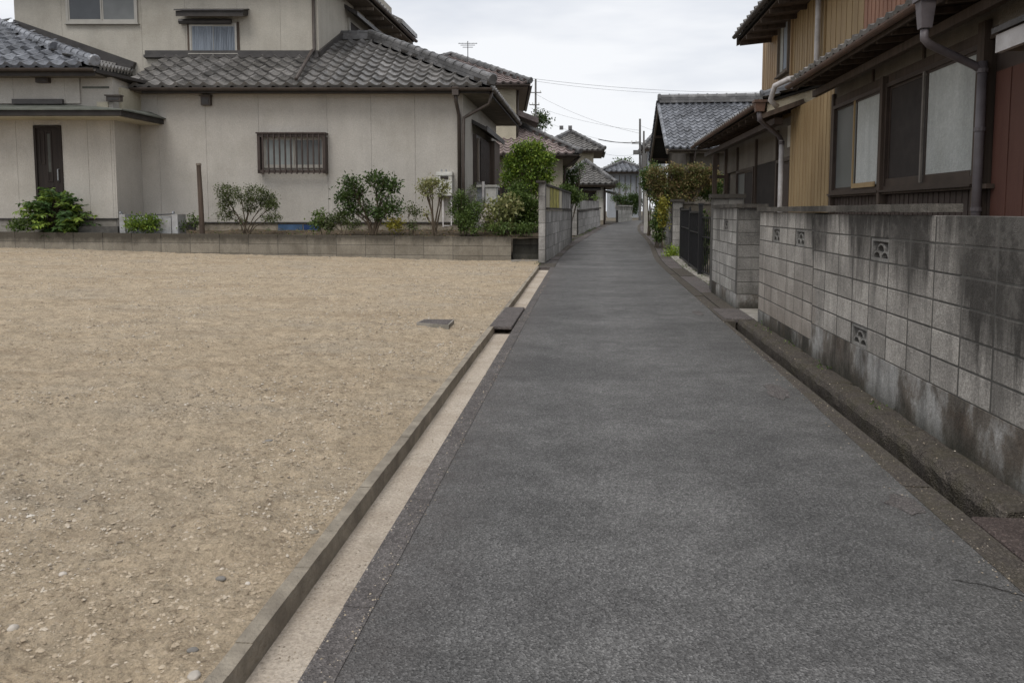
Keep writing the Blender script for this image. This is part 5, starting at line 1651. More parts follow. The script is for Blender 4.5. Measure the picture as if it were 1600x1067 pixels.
# ------------------------------------------------------------------ house C: gable roof across the lane side
hc_ = thing('tiled_roof_house', 'low dark-walled house with broad silver-grey tiled gable roof behind the hedge', 'house', (7, 38, 0))
X0 = 3.29; Yf = 34.0; Yr = 38.6; Yb = 43.2
ze_ = atx(1037, 235, X0).z; zr_ = 6.75
ze_ = 4.27
xr = 11.0
roof_plane(hc_, [Vector((X0, Yf, ze_)), Vector((xr, Yf, ze_)), Vector((xr, Yr, zr_)), Vector((X0, Yr, zr_))], .30, .36, M['tile_silver'], limit=300, A=.05, t=.1)
roof_plane(hc_, [Vector((xr, Yb, ze_)), Vector((X0, Yb, ze_)), Vector((X0, Yr, zr_)), Vector((xr, Yr, zr_))], .30, .36, M['tile_silver'], joined=True, t=.1, A=.05)
ridge_line(hc_, Vector((X0 + .05, Yr, zr_ + .08)), Vector((xr, Yr, zr_ + .08)), .17, .45, base=.26, mat=M['tile_ridge'])
for (ya, za, yb_, zb_) in ((Yf, ze_, Yr, zr_), (Yb, ze_, Yr, zr_)):
    mb = MB(); mb.bar(Vector((X0 + .03, ya, za - .24)), Vector((X0 + .03, yb_, zb_ - .24)), .08, .2); mb.build('bargeboard', M['timber_pale'], hc_)
    ridge_line(hc_, Vector((X0 + .02, ya, za + .04)), Vector((X0 + .02, yb_, zb_ + .04)), .07, .36, base=.05, mat=M['tile_silver'])
mb = MB()
i = len(mb.v)
for x in (4.2, 4.35):
    mb.v += [(x, Yf + .7, 0), (x, Yb - .7, 0), (x, Yb - .7, ze_ + .25), (x, Yr, zr_ - .2), (x, Yf + .7, ze_ + .25)]
mb.f += [(0, 1, 2, 3, 4), (9, 8, 7, 6, 5)] + [(k, (k + 1) % 5, 5 + (k + 1) % 5, 5 + k) for k in range(5)]
mb.build('gable_wall', M['stucco_dark'], hc_)
mb = MB(); mb.box(4.36, xr, Yf + .75, Yb - .75, 0, ze_ + .2); mb.build('wall', M['stucco_dark'], hc_)
for k in range(5):
    y = Yf + .9 + k * 1.9
    zz = ze_ + (min(y, 2 * Yr - y) - Yf) * (zr_ - ze_) / (Yr - Yf) - .3
    mb = MB(); mb.box(X0 + .05, 4.2, y, y + .12, zz - .05, zz + .08); mb.build('purlin', M['timber'], hc_)
mb = MB(); mb.box(X0 + .1, xr, Yf + .06, Yf + .12, ze_ - .2, ze_ - .1); mb.build('fascia', M['timber_pale'], hc_)
gutter_run(hc_, Vector((X0 + .1, Yf - .08, ze_ - .06)), Vector((xr, Yf - .08, ze_ - .06)), .07, M['gutter'])
for k in range(6):
    x = 4.4 + k * 1.1; mb = MB(); mb.box(x, x + .12, Yf + .68, Yf + .749, 0, ze_); mb.build('post', M['timber'], hc_)
pipe(hc_, [Vector((4.5, Yf - .05, ze_ - .1)), Vector((4.5, Yf + .3, ze_ - .5)), Vector((4.5, Yf + .6, 0))], .05, M['gutter'])

# ------------------------------------------------------------------ far houses, left
def xyz(u, v, z): return R_ * u + FH * v + Vector((0, 0, z))
def hip(parent, pxL, pxR, pyE, v, depth, slope, tw, tr, mat, rv=0.2, wallmat=None, zbase=0, inset=.8, pxWR=None, overs=.9, skew=.0991, ridge_mat=None, gable=False):
    "hip roof whose front eave spans pxL..pxR at row pyE and depth v; sides run along the lane"
    uL = at(pxL, pyE, v).dot(R_); uR = at(pxR, pyE, v).dot(R_); ze = at(pxR, pyE, v).z
    P = lambda u, w, z: xyz(u + skew * (w - v), w, z)
    h = depth / 2; k = h
    apL, apR = uL + k, uR - k
    if apR < apL: apL = apR = (uL + uR) / 2; 
    zt = ze + slope * h
    roof_plane(parent, [P(uL, v, ze), P(uR, v, ze), P(apR, v + h, zt), P(apL, v + h, zt)], tw, tr, mat, joined=True)
    roof_plane(parent, [P(uR, v, ze), P(uR, v + depth, ze), P(apR, v + h, zt)], tw, tr, mat, joined=True)
    roof_plane(parent, [P(uR, v + depth, ze), P(uL, v + depth, ze), P(apL, v + h, zt), P(apR, v + h, zt)], tw, tr, mat, joined=True)
    roof_plane(parent, [P(uL, v + depth, ze), P(uL, v, ze), P(apL, v + h, zt)], tw, tr, mat, joined=True)
    rm_ = ridge_mat or M['tile_ridge']
    for a, b in (((uR, v, ze), (apR, v + h, zt)), ((uL, v, ze), (apL, v + h, zt)), ((uR, v + depth, ze), (apR, v + h, zt))):
        ridge_line(parent, P(*a) + Vector((0, 0, .06)), P(*b) + Vector((0, 0, .06)), .13, .6, base=.16, mat=rm_)
    if apR - apL > .3: ridge_line(parent, P(apR, v + h, zt + .06), P(apL, v + h, zt + .06), .14, .6, base=.26, mat=rm_)
    m = lambda a, b, c: P(a, b, c)
    mb = MB(m); mb.box(uL + overs, uR - overs, v + overs, v + depth - overs, zbase, ze + .05); mb.build('wall', wallmat, parent)
    mb = MB(m); mb.box(uL + .1, uR - .1, v + .1, v + depth - .1, ze - .2, ze - .12); mb.build('soffit', M['timber_pale'], parent)
    gutter_run(parent, P(uL, v - .06, ze - .05), P(uR, v - .06, ze - .05), .09, M['gutter'])
    gutter_run(parent, P(uR + .06, v, ze - .05), P(uR + .06, v + depth, ze - .05), .09, M['gutter'])
    return dict(P=P, uL=uL, uR=uR, ze=ze, v=v, d=depth, zt=zt, apR=apR, apL=apL)
fh = thing('pink_tiled_house', 'cream house with reddish weathered tiles just behind the beige house', 'house', xyz(-2, 46, 0.5))
lowr = hip(fh, 690, 905, 241, 42, 9.0, .47, .42, .42, M['tile_pink'], skew=.03, wallmat=M['stucco_cream'], zbase=0, overs=.85)
upr = hip(fh, 560, 828, 131, 43.2, 11, .46, .42, .42, M['tile_pink'], skew=-.01, wallmat=M['stucco_cream'], zbase=4, overs=.75)
P = upr['P']; us_ = upr['uR'] - .75
sm = lambda a, b, c: P(us_ - b, a, c)
mb = MB(); mb.slab([P(us_, 44.8, 7.4), P(us_ + 1.3, 44.8, 6.9), P(us_ + 1.3, 50, 6.9), P(us_, 50, 7.4)], .3); mb.build('pent_roof', M['tile_pink'], fh)
window(fh, sm, 45.2, 49, 5.2, 6.8, b=-.01, panes=2, ft=.1, fr='brownframe', glass=('glass', 'screen'), dep=.12)
pipe(fh, [P(us_ + .1, 44.3, 8.6), P(us_ + .08, 44.3, 5)], .06, M['gutter'])
P = lowr['P']; ul_ = lowr['uR'] - .85
fm2 = lambda a, b, c: P(a, 42.85 + b, c)
window(fh, fm2, ul_ - 4.2, ul_ - 2.6, 1.6, 3.0, b=-.01, panes=2, ft=.08, fr='brownframe', glass=('glass', 'screen'), dep=.1)
sm = lambda a, b, c: P(ul_ - b, a, c)
window(fh, sm, 43.8, 47, .8, 3.4, b=-.01, panes=2, ft=.1, fr='brownframe', glass=('screen', 'glass'), dep=.12)
pipe(fh, [P(ul_ + .9, 42.3, lowr['ze'] - .1), P(ul_ + .12, 43.0, lowr['ze'] - .7), P(ul_ + .12, 43.0, .3)], .06, M['gutter'])
# TV aerial on that roof
tv = at(731, 88, 46); an = thing('tv_aerial', 'thin television aerial standing on the reddish roof ridge', 'aerial', tv)
mb = MB(); mb.tube([tv + Vector((0, 0, -.4)), tv + Vector((0, 0, .85))], .025, 6); mb.build('mast', M['cable'], an)
for z, w, al in ((.62, .42, 0), (.72, .55, 1), (.5, .3, 0)):
    mb = MB(); c = tv + Vector((0, 0, z)); mb.tube([c - R_ * w, c + R_ * w], .018, 5); mb.build('boom', M['cable'], an)
for k in range(6):
    c = tv + R_ * (-.5 + k * .2) + Vector((0, 0, .72)); mb = MB(); mb.tube([c - FH * .25 - Vector((0, 0, .08)), c + FH * .25 + Vector((0, 0, .08))], .012, 4); mb.build('element', M['cable'], an)

dh = thing('grey_tiled_house', 'pale two-storey house with grey tiled roofs halfway down the lane', 'house', xyz(4, 58, 0.7))
lo = hip(dh, 868, 962, 288, 55.5, 7.0, .5, .4, .42, M['tile'], wallmat=M['stucco_white'], zbase=0, overs=.75)
up_ = hip(dh, 836, 944, 235, 59.5, 6.5, .5, .4, .42, M['tile'], wallmat=M['stucco_cream'], zbase=3, overs=.8)
P = up_['P']; us_ = up_['uR'] - .8
sm = lambda a, b, c: P(us_ - b, a, c)
mb = MB(); mb.slab([P(us_, 60.5, 4.9), P(us_ + .9, 60.5, 4.6), P(us_ + .9, 65, 4.6), P(us_, 65, 4.9)], .15); mb.build('window_canopy', M['flash'], dh)
window(dh, sm, 60.8, 64.5, 3.1, 4.4, b=-.01, panes=2, ft=.12, fr='brownframe', glass=('screen', 'frost_grey'), dep=.15)
P = lo['P']; ul_ = lo['uR'] - .75
fm3 = lambda a, b, c: P(a, 56.25 + b, c)
window(dh, fm3, ul_ - 2.0, ul_ - .6, 1.9, 3.05, b=-.01, panes=2, ft=.08, fr='timber', glass=('glass', 'screen'), dep=.12)
mb = MB(); mb.slab([fm3(ul_ - 2.3, -.5, 3.2), fm3(ul_ - .3, -.5, 3.2), fm3(ul_ - .3, 0, 3.35), fm3(ul_ - 2.3, 0, 3.35)], .1); mb.build('window_canopy', M['flash'], dh)
pipe(dh, [fm3(ul_ - .02, -.1, 3.6), fm3(ul_ - .02, -.1, .3)], .07, M['gutter'])
mb = MB(fm3); mb.box(ul_ - 3, ul_, -.05, -.001, .0, .95); mb.build('foundation', M['kerb'], dh)
sm2 = lambda a, b, c: P(ul_ - b, a, c)
window(dh, sm2, 57.2, 60.5, .9, 3.1, b=-.01, panes=3, ft=.12, fr='timber', glass=('stucco_white', 'screen', 'stucco_white'), dep=.1, sill=False, name='sliding_door')
mb = MB(); mb.slab([P(ul_, 61.5, 3.3), P(ul_ + 1.2, 61.5, 3.0), P(ul_ + 1.2, 64.5, 3.0), P(ul_, 64.5, 3.3)], .12); mb.build('porch_roof', M['copper'], dh)
dgi = at(884, 203, 62.6)
for s_ in (-1, 1):
    mb = MB(); mb.box(dgi.x + s_ * .35 - .15, dgi.x + s_ * .35 + .15, dgi.y - .1, dgi.y + .15, up_['zt'] + .25, up_['zt'] + .55); mb.build('ridge_ornament', M['tile_ridge'], dh)

sh = thing('striped_house', 'distant grey house with striped vertical siding closing the lane', 'house', xyz(11, 80, 1))
so = hip(sh, 940, 1012, 268, 76, 8, .27, .5, .5, M['tile_silver'], wallmat=M['stripe'], zbase=0, overs=.7)
P = so['P']
st_m = lambda a, b, c: P(a, 76.7 + b, c)
for k in range(9):
    x = so['uL'] + 1.2 + k * .55
    mb = MB(st_m); mb.box(x, x + .06, -.07, -.02, 2.6, 5.1); mb.build('siding_rib', M['timber_pale'], sh)
window(sh, st_m, so['uL'] + 1.4, so['uL'] + 3.2, 2.0, 2.5, b=-.01, panes=2, ft=.06, fr='alu', glass=('glass', 'screen'), dep=.1)
hh_ = thing('grey_house', 'small distant grey house peeping behind the pole beside the silver roof', 'house', xyz(12, 68, 1))
hip(hh_, 1003, 1050, 232, 70, 6, .5, .5, .5, M['tile'], wallmat=M['stripe'], zbase=3, overs=.5)

# ------------------------------------------------------------------ small fixtures on the left
wh = thing('water_heater', 'white wall-hung gas water heater with two pipes below', 'water heater', hmap(hp(696, 290, 27.2)[0], 27.2, 1.2))
u0, zt = hp(683, 269, 27.15); u1, zb_ = hp(707, 306, 27.15)
mb = MB(hmap); mb.box(u0, u1, 27.02, 27.33, zb_, zt); mb.box(u0 - .02, u1 + .02, 27.0, 27.33, zt - .12, zt - .03); mb.build('body', M['white'], wh)
mb = MB(hmap); mb.box(u0 + .14, u1 - .12, 26.99, 27.018, zt - .25, zt - .15); mb.build('flue_vent', M['screen'], wh)
for px in (690, 697):
    mb = MB(); c = hmap(hp(px, 265, 27.15)[0], 27.15, zt - .001); mb.tube([c, c + Vector((0, 0, .09))], .03, 6); mb.build('lug', M['steel'], wh)
for px, z0 in ((692, 354), (705, 352)):
    u = hp(px, 300, 27.15)[0]; z0 = hp(px, z0, 27.15)[1]
    pipe(wh, [hmap(u, 27.15, zb_), hmap(u, 27.15, z0), hmap(u + .03, 27.05, z0 - .02)], .024, M['vinyl'], 'pipe', 8)
u_a = hp(692, 300, 27.15)[0]; u_b = hp(705, 300, 27.15)[0]; z_a = hp(695, 353, 27.15)[1]
pipe(wh, [hmap(u_a, 27.12, z_a), hmap(u_b, 27.12, z_a)], .02, M['vinyl'], 'pipe', 8)

ou = thing('outdoor_unit', 'pale grey cabinet unit with pipes under the side window, behind shrubs', 'outdoor unit', hmap(uc + .6, 29.3, 1.0))
def hb(px0, px1, py0, py1, v0, v1, nm, mat, par):
    a, zt = hp(px0, py0, v0); b, zb = hp(px1, py1, v0)
    mb = MB(hmap); mb.box(a, b, v0, v1, zb, zt); return mb.build(nm, M[mat], par)
hb(745, 757, 293, 320, 28.6, 29.2, 'side_cover', 'stripe', ou)
hb(758, 775, 293, 320, 28.5, 29.1, 'body', 'white', ou)
hb(744, 777, 289, 292.5, 28.45, 29.2, 'top', 'white', ou)
pipe(ou, [hmap(hp(755, 284, 28.4)[0], 28.4, hp(755, 284, 28.4)[1]), hmap(hp(755, 300, 28.4)[0], 28.4, hp(755, 335, 28.4)[1])], .05, M['vinyl'], 'pipe', 8)
ju = thing('junk_sheet', 'crumpled pale plastic sheet over items among the shrubs', 'plastic sheet', hmap(uc + .8, 27.4, .8))
bm = bmesh.new(); bmesh.ops.create_icosphere(bm, subdivisions=4, radius=1)
cj = at(770, 342, 27.0)
for v in bm.verts:
    n_ = 1 + .28 * mnoise.fractal(v.co * 2.4, .8, 2, 4)
    v.co = Vector((v.co.x * .45 * n_, v.co.y * .35 * n_, v.co.z * .38 * n_))
me = bpy.data.meshes.new('sheet'); bm.to_mesh(me); bm.free(); me.materials.append(simple('plastic_sheet', (0.34, 0.31, 0.28), .6, .4, 7, bump=.02, bs=12, grime=(.12, .09, .07)))
put('sheet', me, cj, ju)
# outdoor sink trough with taps
sk = thing('garden_sink', 'low pale concrete garden sink with taps below the entrance corner', 'sink', at(232, 360, 25.6))
def tb(px0, px1, py0, py1, v0, v1, nm, mat, par=sk):
    a = at(px0, py0, v0); b = at(px1, py1, v0)
    mb = MB(lambda x, y, z: R_ * x + FH * y + Vector((0, 0, z))); mb.box(a.dot(R_), b.dot(R_), v0, v1, b.z - .3, a.z); return mb.build(nm, M[mat], par)
M['sinkc'] = simple('sink_concrete', (.36, .36, .36), .85, .15, 4, bump=.004, grime=(.2, .19, .17))
tb(186, 196, 335, 362, 25.15, 25.8, 'end_wall', 'sinkc'); tb(268, 278, 335, 362, 25.15, 25.8, 'end_wall', 'sinkc')
tb(196.3, 267.7, 338, 362, 25.6, 25.75, 'back_wall', 'sinkc'); tb(196.3, 267.7, 341, 362, 25.2, 25.3, 'front_wall', 'sinkc')
tb(196.3, 267.7, 350, 362, 25.31, 25.59, 'basin', 'sinkc')
a = at(190, 334, 25.5); b = at(272, 334, 25.5)
pipe(sk, [a + Vector((0, 0, -.02)), a.lerp(b, .33) + Vector((0, 0, -.07)), b + Vector((0, 0, -.01))], .02, M['cable'], 'hose', 6)
for c in (a, b):
    mb = MB(); mb.tube([c + Vector((0, 0, -.05)), c + Vector((0, 0, .07)), c + Vector((.03, -.12, .06)), c + Vector((.03, -.14, 0))], .025, 6); mb.build('tap', M['steel'], sk)
tb(123, 184, 354, 362, 25.2, 25.5, 'step', 'mortar')
# brown post
c = at(315, 360, 25.5); zt = at(315, 255, 25.5).z
po = thing('garden_post', 'tall brown wooden post with rounded top standing in the garden bed', 'post', c)
mb = MB(); mb.tube([c + Vector((.02, 0, -.2)), c + Vector((.0, 0, 1.0)), Vector((c.x - .03, c.y, zt - .08))], [.085, .08, .07], 10); mb.build('shaft', M['timber'], po)
mb = MB(); mb.tube([Vector((c.x - .03, c.y, zt - .079)), Vector((c.x - .03, c.y, zt - .02)), Vector((c.x - .03, c.y, zt))], [.088, .085, .05], 10); mb.build('cap', M['timber_pale'], po)

# ------------------------------------------------------------------ black gate
gt = thing('folding_gate', 'black iron folding gate between the block pier and the brown pier', 'gate', (2.85, 21, 0))
def gate_leaf(p0, p1, z0, z1, n, thick=.022, curve=0.0, solid=False):
    p0 = Vector(p0); p1 = Vector(p1)
    f = put('leaf', None, (p0 + p1) / 2, gt)
    mb = MB()
    mb.bar(p0 + Vector((0, 0, z0)), p1 + Vector((0, 0, z0)), .04, .045); mb.bar(p0 + Vector((0, 0, z1)), p1 + Vector((0, 0, z1)), .04, .045)
    mb.bar(p0 + Vector((0, 0, (z0 * .35 + z1 * .65))), p1 + Vector((0, 0, (z0 * .35 + z1 * .65))), .03, .03)
    mb.build('rail', M['black'], f)
    for k in range(n + 1):
        q = p0.lerp(p1, k / n); w = .05 if k in (0, n) else thick
        mb = MB(); mb.box(q.x - w / 2, q.x + w / 2, q.y - w / 2, q.y + w / 2, z0 - (.04 if k in (0, n) else 0), z1 + (.1 if k in (0, n) else .04) + curve * (k / n - .5) ** 2); mb.build('bar', M['black'], f)
    if solid:
        mb = MB(); mb.bar(p0 + Vector((.03, 0, z0 + .06)), p1 + Vector((.03, 0, z0 + .06)), .012, z1 - z0 - .12); mb.build('panel', M['black'], f)
gate_leaf((2.99, 25.6, 0), (2.86, 22.5, 0), .08, 1.62, 12, solid=True)
gate_leaf((2.86, 22.42, 0), (2.76, 19.75, 0), .08, 1.55, 12, solid=True)
gate_leaf((2.80, 19.6, 0), (2.9, 18.0, 0), .08, 1.42, 7)
for (x, y, h) in ((2.76, 19.67, 1.74), (3.0, 25.75, 1.66)):
    mb = MB(); mb.box(x - .045, x + .045, y - .045, y + .045, .0, h); mb.build('post', M['black'], gt)
    mb = MB(); mb.box(x - .06, x + .06, y - .06, y + .06, h + .001, h + .05); mb.build('post_cap', M['black'], gt)

# ------------------------------------------------------------------ poles and wires
def pole_at(px, pyb, pyt, Y, r, label, arms=(), tilt=0.0):
    b = aty(px, pyb, Y); t = aty(px + tilt, pyt, Y)
    o = thing('utility_pole', label, 'utility pole', (b.x, b.y, min(b.z, zr(Y))))
    mb = MB(); mb.tube([Vector((b.x, b.y, min(b.z, zr(Y)) - .1)), t], [r * 1.15, r * .8], 12); mb.build('shaft', M['pole'], o)
    for (py, w) in arms:
        c = aty(px + tilt * .5, py, Y); mb = MB(); mb.bar(c - R_ * w - FH * .12, c + R_ * w * .6 - FH * .12, .08, .08); mb.build('crossarm', M['pole'], o)
        for k in (-1, -.5, .5):
            q = c + R_ * (w * k) - FH * .12; mb = MB(); mb.tube([q + Vector((0, 0, .08)), q + Vector((0, 0, .26))], [.05, .03], 6); mb.build('insulator', M['white'], o)
    return o, b, t
pr, prb, prt = pole_at(1000, 341, 186, 66, .1, 'tall slim utility pole rising at the bend on the right of the lane', ((225, .7),))
c = aty(1001, 246, 66); mb = MB(); mb.tube([c + Vector((.3, -.2, -.9)), c + Vector((.3, -.2, .3))], .26, 12); mb.build('transformer', M['pole'], pr)
c = aty(996, 238, 66); mb = MB(); mb.box(c.x - .35, c.x + .1, c.y - .3, c.y + .1, c.z - .2, c.z + .15); mb.build('junction_box', M['pole'], pr)
pl, plb, plt = pole_at(837, 250, 124, 75, .11, 'dark utility pole rising behind the reddish roofed house', ((146, .9), (165, .6), (183, .45)))
p3_, _, _ = pole_at(1006, 330, 205, 58, .08, 'short thin pole leaning beside the tall right-hand pole', (), 0)
def wire(p, q, sag, r=.014, label='', n=18):
    p = Vector(p); q = Vector(q)
    mb = MB(); mb.tube([p.lerp(q, k / n) - Vector((0, 0, sag * 4 * (k / n) * (1 - k / n))) for k in range(n + 1)], r, 4)
    tag(mb.build('overhead_wire', M['cable']), label, 'wire', 'overhead wires across the lane')
wire(at(815, 121, 52), at(1260, 142, 60), .45, .009, 'upper of the two close wires sagging from reddish house toward the ochre house')
wire(at(815, 124, 52), at(1260, 139, 60), .65, .008, 'lower of the two close wires sagging from reddish house toward the ochre house')
wire(plt + Vector((0, 0, -1.4)), prt + Vector((0, 0, -1.2)), .4, .009, 'wire running between the far left pole and the tall right pole top')
wire(at(838, 167, 75), at(999, 204, 66), .3, .008, 'second wire between the far left pole and tall right pole')
wire(at(935, 218, 64), at(999, 222, 66), .15, .03, 'thick dark cable from the grey roofed house to the tall right pole')
wire(at(838, 183, 75), at(999, 226, 66), .5, .008, 'lowest thin wire sagging from the left pole to the right pole')
wire(at(999, 196, 66), at(1110, 215, 50), .3, .008, 'thin wire from the tall right pole behind the silver tiled roof')
wire(at(943, 240, 66), at(999, 240, 66), .2, .008, 'short thin wire low beside the tall right pole')
# white gate post and boxes on the right bend
wp = thing('gate_post', 'slim white post with letter box by the overgrown right side at the bend', 'post', aty(1011, 352, 44))
b = aty(1009, 350, 44)
mb = MB(); mb.box(b.x - .1, b.x + .1, 43.8, 44.1, zr(44) - .1, 2.7); mb.build('shaft', M['stucco_white'], wp)
b = aty(1016, 350, 44); mb = MB(); mb.box(b.x - .2, b.x + .2, 44.0, 44.3, zr(44) - .1, 1.6); mb.build('pier', M['stucco_white'], wp)
mb = MB(); mb.box(b.x - .22, b.x + .22, 43.9, 43.995, 1.05, 1.4); mb.build('letter_box', M['white'], wp)

# ------------------------------------------------------------------ plants
def leaf_mesh(name, C, D, L, Wd, tint, mat, curl=.25):
    "C centres (n,3), D unit directions, L lengths, Wd widths -> one mesh, four triangles per leaf"
    n = len(C)
    up = np.tile(np.array([0, 0, 1.0]), (n, 1)) + rng.normal(0, .55, (n, 3))
    side = np.cross(D, up); side /= np.linalg.norm(side, axis=1, keepdims=True) + 1e-9
    nrm = np.cross(side, D)
    L = L[:, None]; Wd = Wd[:, None]
    v0 = C; v1 = C + D * L * .45 + side * Wd * .5 + nrm * Wd * .12; v2 = C + D * L * .5 - nrm * L * .02
    v3 = C + D * L * .45 - side * Wd * .5 + nrm * Wd * .12; v4 = C + D * L - np.array([0, 0, 1]) * L * curl * .6
    V = np.stack([v0, v1, v2, v3, v4], 1).reshape(-1, 3)
    base = (np.arange(n) * 5)[:, None, None]
    Fc = (np.array([[0, 1, 2], [1, 4, 2], [0, 2, 3], [2, 4, 3]])[None] + base).reshape(-1, 3)
    me = bpy.data.meshes.new(name)
    o = V.mean(0); V = V - o
    me.vertices.add(len(V)); me.vertices.foreach_set('co', V.astype(np.float32).ravel())
    me.loops.add(Fc.size); me.loops.foreach_set('vertex_index', Fc.ravel().astype(np.int32))
    me.polygons.add(len(Fc)); me.polygons.foreach_set('loop_start', np.arange(0, Fc.size, 3, dtype=np.int32))
    me.update()
    at_ = me.attributes.new('tint', 'FLOAT', 'POINT')
    at_.data.foreach_set('value', np.repeat(tint, 5).astype(np.float32))
    me.materials.append(mat)
    return me, Vector(o)

def foliage(parent, clumps, n, L, mat, asp=.42, updir=.5, bright=.0, name='foliage', droop=.0):
    "clumps: list of (centre, (rx,ry,rz), weight); leaves grow on twigs near each clump's shell"
    ws = np.array([c[2] for c in clumps], float); ws /= ws.sum()
    k = rng.choice(len(clumps), n, p=ws)
    cc = np.array([tuple(c[0]) for c in clumps]); rr = np.array([c[1] for c in clumps])
    d = rng.normal(0, 1, (n, 3)); d /= np.linalg.norm(d, axis=1, keepdims=True)
    rad = rng.uniform(0, 1, (n, 1)) ** .45
    # sub-clusters: snap to little sprigs
    ns = max(1, n // 9)
    sk_ = rng.choice(len(clumps), ns, p=ws); sd_ = rng.normal(0, 1, (ns, 3)); sd_ /= np.linalg.norm(sd_, axis=1, keepdims=True)
    sp = cc[sk_] + sd_ * rr[sk_] * rng.uniform(.25, 1.0, (ns, 1)) ** .5
    idx = rng.integers(0, ns, n)
    C = sp[idx] + rng.normal(0, 1, (n, 3)) * L * .75
    D = sd_[idx] * .6 + rng.normal(0, .75, (n, 3)); D[:, 2] += updir - droop
    D /= np.linalg.norm(D, axis=1, keepdims=True)
    cz = (C[:, 2] - cc[:, 2].min()) / (np.ptp(C[:, 2]) + 1e-6)
    sprig = rng.uniform(0, 1, ns)[idx]
    tint = np.clip(.5 * sprig + .35 * rng.uniform(0, 1, n) + .12 + bright, 0, 1)
    me, o = leaf_mesh(name, C, D, L * rng.uniform(.6, 1.25, n), L * asp * rng.uniform(.7, 1.2, n), tint, mat)
    return put(name, me, o, parent)

def stems(parent, base, clumps, r, n=None, mat=None, lean=.12, name='stem', sub=2, each=True):
    mat = mat or M['bark']
    base = Vector(base)
    for (c, rr, w) in clumps:
        c = Vector(c); mb = MB()
        b = base + Vector((random.uniform(-1, 1) * lean, random.uniform(-1, 1) * lean * .5, 0))
        m1 = b.lerp(c, .35) + Vector((0, 0, .10 * (c.z - b.z))) + Vector((random.uniform(-.05, .05), 0, 0))
        m2 = b.lerp(c, .7) + Vector((random.uniform(-.05, .05), 0, .04))
        mb.tube([b + Vector((0, 0, -.05)), m1, m2, c], [r, r * .75, r * .5, r * .3], 6)
        for k in range(sub + 2):
            s = m1.lerp(c, random.uniform(.15, .9)); e = c + Vector((random.uniform(-1, 1) * rr[0], random.uniform(-1, 1) * rr[1], random.uniform(-.1, .9) * rr[2]))
            mid = s.lerp(e, .5) + Vector((0, 0, .05))
            mb.tube([s, mid, e], [r * .4, r * .28, r * .14], 4)
        mb.build(name, mat, parent)

def shrub(name, label, px, v, z, clumps, n, L, mat, r=.02, asp=.42, updir=.5, bright=0, cat='shrub', stem=True, group='shrubs in the garden bed', droop=0, pyb=None):
    "clumps in photograph rows/columns at distance v: (px, py, rpx, rpy, weight)"
    s = v / F
    b = at(px, 360, v); b.z = z
    o = thing(name, label, cat, b, group)
    cl = []
    for (cx, cy, rx, ry, w) in clumps:
        dv = random.uniform(-1, 1) * rx * s * .4
        c = at(cx, cy, v + dv); cl.append((c, (rx * s, rx * s * .8, ry * s), w))
    foliage(o, cl, int(n * 1.5), L * 1.3, mat, asp * 1.1, updir, bright, droop=droop)
    if stem: stems(o, b, cl, r)
    return o
# tiered shrub with feathery compound leaves in front of the door
def frond_shrub(px, v, z, label):
    b = at(px, 362, v); b.z = z
    o = thing('feathery_shrub', label, 'shrub', b, 'shrubs in the garden bed')
    s = v / F
    C = []; D = []; Ls = []; Ws = []; T = []
    mbs = MB()
    tiers = []
    for k in range(135):
        t = random.random()
        zz = z + .05 + t * 1.28
        reach = (0.5 + .72 * sin(pi * min(1, (t * .9 + .12)))) * random.uniform(.65, 1.05)
        a = random.uniform(0, 2 * pi)
        dirv = Vector((cos(a), sin(a) * .75, 0))
        root = b + Vector((random.uniform(-.15, .15), random.uniform(-.1, .1), (zz - z) * .7))
        tip = b + dirv * reach + Vector((0, 0, zz - z + random.uniform(-.22, .2)))
        tiers.append((root, tip, t))
    for root, tip, t in tiers:
        ax = tip - root; n = 11; side = ax.cross(Vector((0, 0, 1))).normalized()
        tb_ = .15 + .75 * random.random() ** 1.2 + (.25 if t < .4 else 0)
        mbs.tube([root, root.lerp(tip, .5) + Vector((0, 0, .06)), tip], [.012, .008, .004], 4)
        for j in range(n):
            f = .38 + .62 * j / (n - 1)
            p = root.lerp(tip, f) + Vector((0, 0, .06 * 4 * f * (1 - f)))
            for sg in (-1, 1):
                d = (side * sg + ax.normalized() * .45 + Vector((0, 0, random.uniform(-.6, .25)))).normalized()
                C.append(tuple(p)); D.append(tuple(d)); Ls.append(.19 * (1.15 - .5 * abs(f - .6)) * random.uniform(.85, 1.15)); Ws.append(.085); T.append(min(1, tb_ + random.uniform(0, .15)))
    me, oo = leaf_mesh('foliage', np.array(C), np.array(D), np.array(Ls), np.array(Ws), np.array(T), M['lf_bright2'])
    put('foliage', me, oo, o)
    mbs.build('stem', M['bark'], o)
    return o
M['lf_bright2'] = m_leaf('leaf_feathery', (0.035, 0.07, 0.025), (0.075, 0.14, 0.04), (0.24, 0.33, 0.055))
frond_shrub(90, 24.75 + .55, .92, 'broad feathery-leaved green shrub in front of the dark entrance door')
shrub('ground_plant', 'small low leafy clump at the far left of the garden bed', 38, 25.3, .92, [(40, 352, 22, 6, 1)], 420, .09, M['lf_mid'], stem=False, cat='plant')
shrub('ground_plant', 'compact bright green clump inside the concrete garden sink', 222, 25.0, .9, [(222, 351, 22, 8, 1), (210, 352, 12, 6, .5), (238, 350, 10, 7, .5)], 700, .10, M['lf_bright'], stem=False, cat='plant', updir=.8)
shrub('ground_plant', 'sparse weed tuft growing beside the brown post', 302, 25.5, .9, [(305, 346, 8, 9, 1), (286, 354, 8, 4, .5)], 160, .09, M['lf_mid'], stem=True, r=.006, cat='plant')
